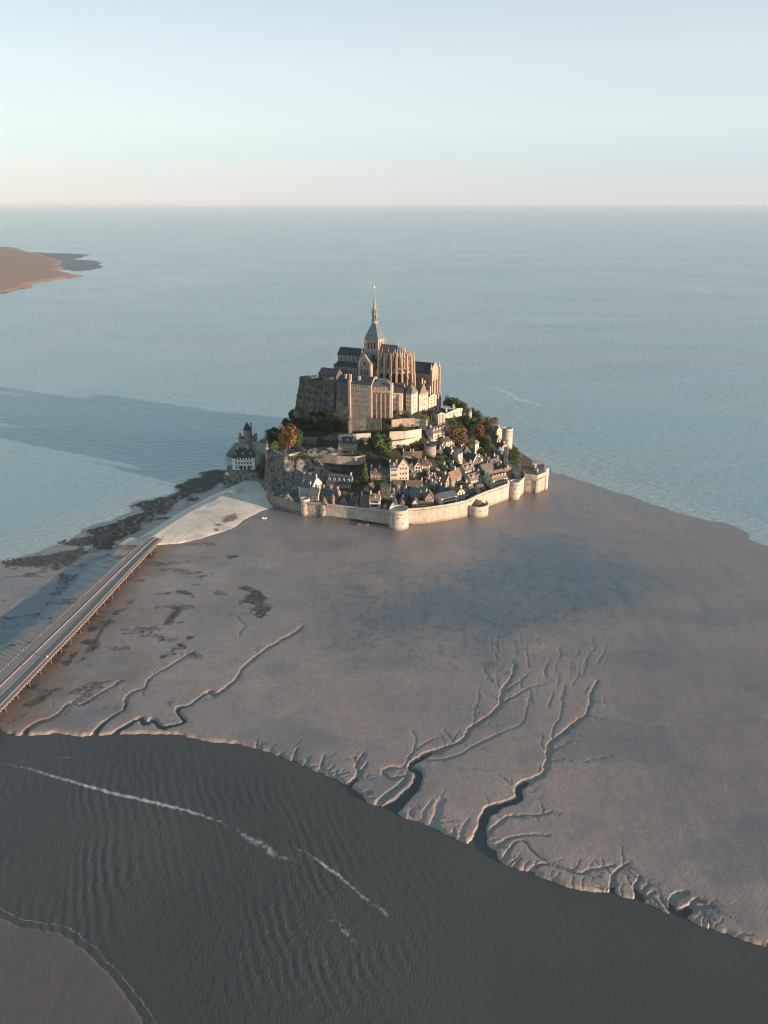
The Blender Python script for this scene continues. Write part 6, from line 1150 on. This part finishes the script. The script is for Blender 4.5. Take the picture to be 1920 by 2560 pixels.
# scrub on the terraces and gardens
G2 = 'garden shrubs dotted over the slope terraces'
zones = [('M', 230, 430, 110, 330, 'leaf_green', 14), ('M', 850, 980, 180, 330, 'leaf_green', 9), ('M', 1010, 1300, 120, 290, 'leaf_brown', 16), ('M', 400, 800, 300, 345, 'leaf_lime', 9), ('L', 930, 1500, 640, 760, 'leaf_green', 22), ('L', 1400, 1659, 720, 900, 'leaf_brown', 8),
         ('M', 870, 1000, 640, 800, 'leaf_green', 8), ('M', 940, 1400, 540, 620, 'leaf_dark', 12), ('M', 430, 700, 600, 700, 'leaf_lime', 5), ('M', 100, 560, 700, 880, 'leaf_dark', 18), ('M', 420, 700, 1020, 1140, 'leaf_green', 10), ('R', 760, 860, 540, 780, 'leaf_dark', 14), ('R', 560, 850, 340, 470, 'leaf_dark', 16), ('R', 480, 620, 330, 640, 'leaf_green', 12), ('R', 230, 420, 190, 330, 'leaf_green', 14), ('R', 20, 330, 600, 800, 'leaf_dark', 18), ('M', 1180, 1400, 500, 640, 'leaf_brown', 10), ('R', 330, 560, 560, 640, 'leaf_green', 8), ('R', 700, 850, 560, 760, 'leaf_dark', 22), ('A', 560, 830, 690, 800, 'leaf_dark', 12), ('A', 1170, 1330, 690, 760, 'leaf_brown', 14), ('L', 1380, 1480, 1050, 1110, 'leaf_lime', 4),
         ('M', 1300, 1400, 370, 540, 'leaf_green', 6), ('R', 40, 150, 690, 740, 'leaf_green', 5), ('A', 1400, 1460, 870, 950, 'leaf_green', 30), ('A', 1390, 1440, 850, 900, 'leaf_green', 10), ('M', 760, 860, 1000, 1040, 'leaf_green', 3), ('M', 890, 960, 1000, 1050, 'leaf_lime', 3), ('E', 590, 860, 1350, 1480, 'leaf_lime', 9)]
names = dict(leaf_green='leafy green garden shrub on the terraced slope', leaf_brown='brown leaved shrub among the garden walls', leaf_lime='yellow green shrub on the sunlit terraces', leaf_dark='dark shrub in the shaded gardens')
for c, x0, x1, y0, y1, lf, n in zones:
    for i in range(n):
        p = T(c, r.uniform(x0, x1), r.uniform(y0, y1)); tree('bush', names[lf], p - np.array([0, 0, .4]), r.uniform(2.5, 5.5), r.uniform(3, 6.5), lf, G2 + ', ' + lf.split('_')[1], r.randrange(3), 'shrub', 260)

# ------------------------------------------------------------------ causeway and footbridge
AZ = 4.2
RIDGE = smooth([CP('K', x, y, AZ)[:2] for x, y in ((880, 392), (893, 386), (1000, 314), (1100, 252), (1200, 198), (1290, 155), (1400, 90), (1450, 52), (1500, 20))], 4)
TOE = smooth([CP('K', x, y, .5)[:2] for x, y in ((690, 460), (740, 426), (830, 372), (940, 305), (1100, 208), (1250, 133), (1400, 72), (1440, 50))], 4)
REDGE = smooth([CP('K', x, y, 1.0)[:2] for x, y in ((900, 440), (955, 432), (1060, 424), (1160, 402), (1240, 378), (1340, 350), (1400, 318), (1480, 262), (1560, 228), (1640, 200), (1700, 170))], 4)
px_, py_ = np.meshgrid(np.arange(-200, -60, .7), np.arange(480, 690, .7)); dR, sR, _ = poly_dist(px_, py_, RIDGE); dE, sE, _ = poly_dist(px_ + (fbm(px_ * .2, py_ * .2, 4) - .5) * 3, py_, REDGE); dT, sT, _ = poly_dist(px_, py_, TOE)
rs = poly_dist(np.array([-120.]), np.array([560.]), RIDGE)[1][0]; es = poly_dist(np.array([-120.]), np.array([590.]), REDGE)[1][0]; ts = poly_dist(np.array([-120.]), np.array([600.]), TOE)[1][0]
right = sR * rs > 0; pz = np.where(right, .9 + (AZ - .9) * np.clip(dE / (dE + dR + 1e-6), 0, 1) ** .6, .2 + (AZ - .2) * np.clip(dT / (dT + dR + 1e-6), 0, 1)); pz = pz + (fbm(px_ * .06, py_ * .06, 3) - .5) * .25
okm = (sE * es > 0) & (sT * ts > 0) & (py_ > 505 - (px_ + 165) * .05); pz = np.where(sE * es > 0, pz, 1.0 - dE * .9)
mk_ = np.zeros(px_.shape)
for l_, a_ in (([(1310, 292), (1345, 262), (1400, 250), (1405, 272), (1370, 292), (1330, 298)], 2.5), ([(1275, 318), (1295, 308), (1320, 316), (1295, 326)], 2), ([(1270, 345), (1285, 322), (1290, 345)], 1.5)):
    pp_ = [CP('K', x, y, 2.0)[:2] for x, y in l_]; dd_, _, _ = poly_dist(px_, py_, pp_ + [pp_[0]]); mk_ = np.maximum(mk_, sstep(-1.5, 1.5, np.where(inside(px_, py_, pp_), dd_, -dd_) + (fbm(px_ * .3, py_ * .3, 4) - .5) * 5))
for o__ in (0, 2.2, 9, 11.2, 16):
    dd_, _, _ = poly_dist(px_, py_, RIDGE + np.array([4 + o__ * .8, -4 - o__ * .35])); mk_ = np.maximum(mk_, .30 * sstep(.6, .2, dd_) * sstep(.35, .6, fbm(px_ * .05, py_ * .05 + o__, 3)))
mk_ = np.maximum(mk_, .35 * sstep(.55, .7, fbm(px_ * .06 + 3, py_ * .06, 5)))
M['causeway'] = mat('causeway_sand', (.74, .64, .54), nscale=.06, rgb2=(.60, .52, .45), bump=.04, rough=.75)
t_, N_, L_, b_ = nodes(M['causeway']); ln_ = b_.inputs['Base Color'].links[0].from_socket; at_ = N_('ShaderNodeAttribute'); at_.attribute_name = 'damp'; mx_ = N_('ShaderNodeMix'); mx_.data_type = 'RGBA'; L_(at_.outputs['Fac'], mx_.inputs['Factor']); L_(ln_, mx_.inputs['A']); mx_.inputs['B'].default_value = (.20, .17, .15, 1); L_(mx_.outputs['Result'], b_.inputs['Base Color'])
cw = add('causeway', grid_mesh('causeway', px_, py_, pz, M['causeway'], {'damp': mk_}, keep=(sT * ts > 0) & (dE < 1.5) & ~okm | okm)); tag(cw, 'pale smooth causeway apron between the footbridge and the island', 'causeway', kind='structure')
DZ = 5.2
Ls = [CP('K', x, y, DZ)[:2] for x, y in ((-320, 1482), (0, 1190), (430, 797), (865, 400), (898, 382))]; Rs = [CP('K', x, y, DZ)[:2] for x, y in ((-320, 1738), (0, 1418), (500, 893), (940, 412), (965, 388))]
# even the stations out along the deck
def resample(p, n): 
    p = np.array(p); s = np.r_[0, np.cumsum(np.hypot(*np.diff(p, axis=0).T))]; t_ = np.linspace(0, s[-1], n); return np.stack([np.interp(t_, s, p[:, 0]), np.interp(t_, s, p[:, 1])], 1)
NS = 60; Lr, Rr_ = resample(Ls, NS), resample(Rs, NS); zd = np.array([DZ if i < NS - 14 else DZ - (DZ - 4.3) * ((i - NS + 14) / 13) ** 1.3 for i in range(NS)])
br = empty('footbridge', (Lr[0][0], Lr[0][1], 0), 0, 'long low footbridge with wooden decking on thin piles crossing the sand from the lower left', 'bridge')
o0 = np.array([Lr[0][0], Lr[0][1]])
def deck(name, f0, f1, dz, th, m, label=None):
    a = Lr + (Rr_ - Lr) * f0 - o0; c_ = Lr + (Rr_ - Lr) * f1 - o0; b = MB(); V = [(*a[i], zd[i] + dz) for i in range(NS)] + [(*c_[i], zd[i] + dz) for i in range(NS)] + [(*a[i], zd[i] + dz - th) for i in range(NS)] + [(*c_[i], zd[i] + dz - th) for i in range(NS)]
    f = []
    for i in range(NS - 1): f += [(i, NS + i, NS + i + 1, i + 1), (2 * NS + i, 2 * NS + i + 1, 3 * NS + i + 1, 3 * NS + i), (i, i + 1, 2 * NS + i + 1, 2 * NS + i), (NS + i + 1, NS + i, 3 * NS + i, 3 * NS + i + 1)]
    b.solid(V, f + [(0, 2 * NS, 3 * NS, NS)]); o = b.build(name, m, br)
    if label: o['label'] = label
    return o
M['deck'] = mat('deck_boards', (.34, .27, .235), nscale=.5, rgb2=(.27, .22, .195)); M['deck2'] = mat('roadway', (.36, .29, .25), nscale=.5, noise=.1); M['kerb'] = mat('pale_kerb', (.44, .37, .32), noise=.05); M['fascia'] = mat('deck_edge', (.12, .10, .09), noise=.2)
deck('walkway', 0, .375, .12, .5, M['deck']); deck('kerb', .375, .39, .3, .7, M['kerb']); deck('roadway', .39, .60, .02, .5, M['deck2']); deck('kerb', .60, .612, .12, .6, M['kerb']); deck('roadway', .612, .86, .0, .5, M['deck2']); deck('barrier', .862, .878, .55, 1.1, M['deck']); deck('walkway', .878, 1.0, .25, .5, M['deck'])
for f_, dz in ((.003, 1.2), (.003, .75)): deck('handrail', f_, f_ + .005, dz, .08, M['fascia'])
post = MB(); post.box(-.02, -.07, 0, .12, .07, 1.2); post_me = post.mesh('railing_post', M['frame'])
brk = MB(); brk.box(-.25, -.28, -.6, .3, .28, .30); brk_me = brk.mesh('edge_bracket', M['deck'])
for side, arr in ((0, Lr), (1, Rr_)):
    q = resample(arr, 96) - o0; zq = np.interp(np.linspace(0, 1, 96), np.linspace(0, 1, NS), zd)
    for i in range(96): add('railing_post' if side == 0 else 'edge_bracket', post_me if side == 0 else brk_me, br, (q[i][0], q[i][1], zq[i]))
pile = MB(); pile.frustum((0, 0), 8, .28, .28, -3, 1); pile_me = pile.mesh('pile', M['fascia'])
for side, arr in ((.10, 0), (.40, 0), (.66, 0), (.955, 0)):
    q = resample(Lr + (Rr_ - Lr) * side, 24) - o0; zq = np.interp(np.linspace(0, 1, 24), np.linspace(0, 1, NS), zd)
    for i in range(23):
        o = add('pile', pile_me, br, (q[i][0], q[i][1], zq[i] - 1.45))
        o.scale = (1, 1, 1.6)

# ------------------------------------------------------------------ people, boat, car, birds
def person(label, p, rz, top='person_dark', legs='person_dark', stride=.22):
    t = empty('person', tuple(p), rz, label, 'person')
    V = [(0, 0, .95), (0, 0, 1.2), (0, 0, 1.42), (0, 0, 1.52), (0, .02, 1.66), (.09, 0, .9), (.10, stride, .5), (.10, stride * .6, .06), (.10, stride * .6 + .14, .03), (-.09, 0, .9), (-.10, -stride * .4, .5), (-.10, -stride * 1.2, .08), (-.10, -stride * 1.2 + .14, .03),
         (.2, 0, 1.40), (.26, -.06, 1.12), (.25, .08, .88), (-.2, 0, 1.40), (-.26, .06, 1.12), (-.25, .14, .88)]
    Ed = [(0, 1), (1, 2), (2, 3), (3, 4), (0, 5), (5, 6), (6, 7), (7, 8), (0, 9), (9, 10), (10, 11), (11, 12), (2, 13), (13, 14), (14, 15), (2, 16), (16, 17), (17, 18)]
    rad = [.15, .14, .15, .06, .11, .10, .07, .05, .04, .10, .07, .05, .04, .07, .05, .04, .07, .05, .04]
    me = bpy.data.meshes.new('body'); me.from_pydata(V, Ed, []); me.materials.append(M[top]); o = add('body', me, t); sk = o.modifiers.new('skin', 'SKIN'); o.data.skin_vertices[0].data[0].use_root = True
    for i, q in enumerate(rad): o.data.skin_vertices[0].data[i].radius = (q, q * .85)
    o.modifiers.new('sub', 'SUBSURF').levels = 1; o.modifiers['sub'].render_levels = 1
    b = MB(); b.frustum((0, .0), 8, .115, .07, 1.68, 1.80); b.build('hair', M['person_dark'], t)
    b = MB(); b.box(-.19, -.10, .1, -.02, .17, .88); b.box(.02, -.10, .1, .19, .17, .88)
    return t
def on_deck(x, y): return CP('K', x, y, DZ + .12)
M['red_cloth'] = mat('red_cloth', (.6, .05, .04), noise=.05)
person('person in dark clothes walking on the wooden walkway by the railing', on_deck(138, 1092), .4)
person('second dark clothed person walking close beside the first by the railing', on_deck(150, 1086), .2)
t = person('person in light trousers walking nearest the pale kerb', on_deck(165, 1102), -.3)
t = person('person in a red jacket on the roadway side of the bridge', on_deck(287, 1100), .1, 'red_cloth')
b = MB(); b.frustum((-.5, -.1), 10, .45, .35, .5, 1.2); b.build('white_bag', M['white_paint'], t)
person('person standing at the far end of the bridge by the right edge', CP('K', 966, 392, 4.7), .8)
person('dark figure crouched at the near side of the bridge end', CP('K', 953, 418, 4.0), -.8)
def boat(label, p, rz, L=4.5, m='white_paint', w_=1.7):
    b = MB(); n = 12; rows = []
    for i in range(n + 1):
        t_ = i / n; hw = w_ / 2 * (math.sin(math.pi * min(1, .12 + t_ * .88)) ** .55 if t_ < 1 else 0.02); x = -L / 2 + L * t_; sh = .75 + .35 * (2 * t_ - 1) ** 2
        rows.append([(x, -hw, sh), (x, -hw * .75, .2), (x, 0, 0), (x, hw * .75, .2), (x, hw, sh), (x, hw * .82, sh - .05), (x, hw * .6, .35), (x, 0, .25), (x, -hw * .6, .35), (x, -hw * .82, sh - .05)])
    V = [q for r_ in rows for q in r_]; b.solid(V, [(i * 10 + j, (i + 1) * 10 + j, (i + 1) * 10 + (j + 1) % 10, i * 10 + (j + 1) % 10) for i in range(n) for j in range(10)] + [tuple(range(10))])
    t = empty('rowing_boat', tuple(p), rz, label, 'boat'); b.build('hull', M[m], t); s = MB()
    for x in (-L * .2, L * .12): s.box(x - .15, -w_ * .38, .55, x + .15, w_ * .38, .62)
    s.build('bench', M['wood'], t); return t
boat('small pale orange boat lying on the sand under the dim rampart', CP('M', 600, 1622, 1.2), .05, 8.0, 'granite_pink', 2.8)
boat('little white dinghy alone on the grey sand left of the ramparts', CP('K', 1567, 277, 1.0), .3, 3.2, 'white_paint', 1.5)
p = CP('K', 1340, 127, 4.0); t = empty('parked_car', tuple(p), R(12), 'white car parked in the shade on the causeway apron', 'car')
prof = [(-2.1, .35), (-2.1, .85), (-1.9, 1.0), (-1.5, 1.05), (-1.1, 1.5), (.5, 1.52), (1.1, 1.05), (1.9, .92), (2.1, .7), (2.1, .35)]; b = MB(); k = len(prof)
b.solid([(x, -.85 if z_ < 1.2 else -.7, z_) for x, z_ in prof] + [(x, .85 if z_ < 1.2 else .7, z_) for x, z_ in prof], [(i, (i + 1) % k, k + (i + 1) % k, k + i) for i in range(k)] + [tuple(range(k - 1, -1, -1)), tuple(range(k, 2 * k))]); b.build('body', M['white_paint'], t)
b = MB()
for sy in (-1, 1): b.box(-1.1, sy * .80 - .02, 1.06, .6, sy * .80 + .02, 1.40)
b.solid([(1.08, -.66, 1.1), (1.08, .66, 1.1), (.6, .62, 1.5), (.6, -.62, 1.5)], [(0, 1, 2, 3)]); b.build('side_window', M['glass'], t)
for x in (-1.3, 1.3):
    for y in (-.85, .85):
        b = MB(); n = 14; V = [(x + .34 * math.cos(2 * math.pi * i / n), y + s_ * .11, .34 + .34 * math.sin(2 * math.pi * i / n)) for s_ in (-1, 1) for i in range(n)]; b.solid(V, [(i, (i + 1) % n, n + (i + 1) % n, n + i) for i in range(n)] + [tuple(range(n)), tuple(range(2 * n - 1, n - 1, -1))]); b.build('wheel', M['dark'], t)

HAZE = 2.0e-5
# ------------------------------------------------------------------ haze: even thin air round everything
hm = bpy.data.materials.new('haze'); hm.use_nodes = True; ht = hm.node_tree; ht.nodes.clear(); ho = ht.nodes.new('ShaderNodeOutputMaterial'); pv = ht.nodes.new('ShaderNodeVolumePrincipled')
pv.inputs['Color'].default_value = (.84, .92, 1.0, 1); pv.inputs['Density'].default_value = HAZE; pv.inputs['Anisotropy'].default_value = 0.0; ht.links.new(pv.outputs[0], ho.inputs['Volume'])
b = MB(); b.box(-90000, -2000, -6, 90000, 160000, 245); hz_o = b.build('haze', hm); tag(hz_o, 'thin even sea haze over the whole bay', None, kind='stuff')
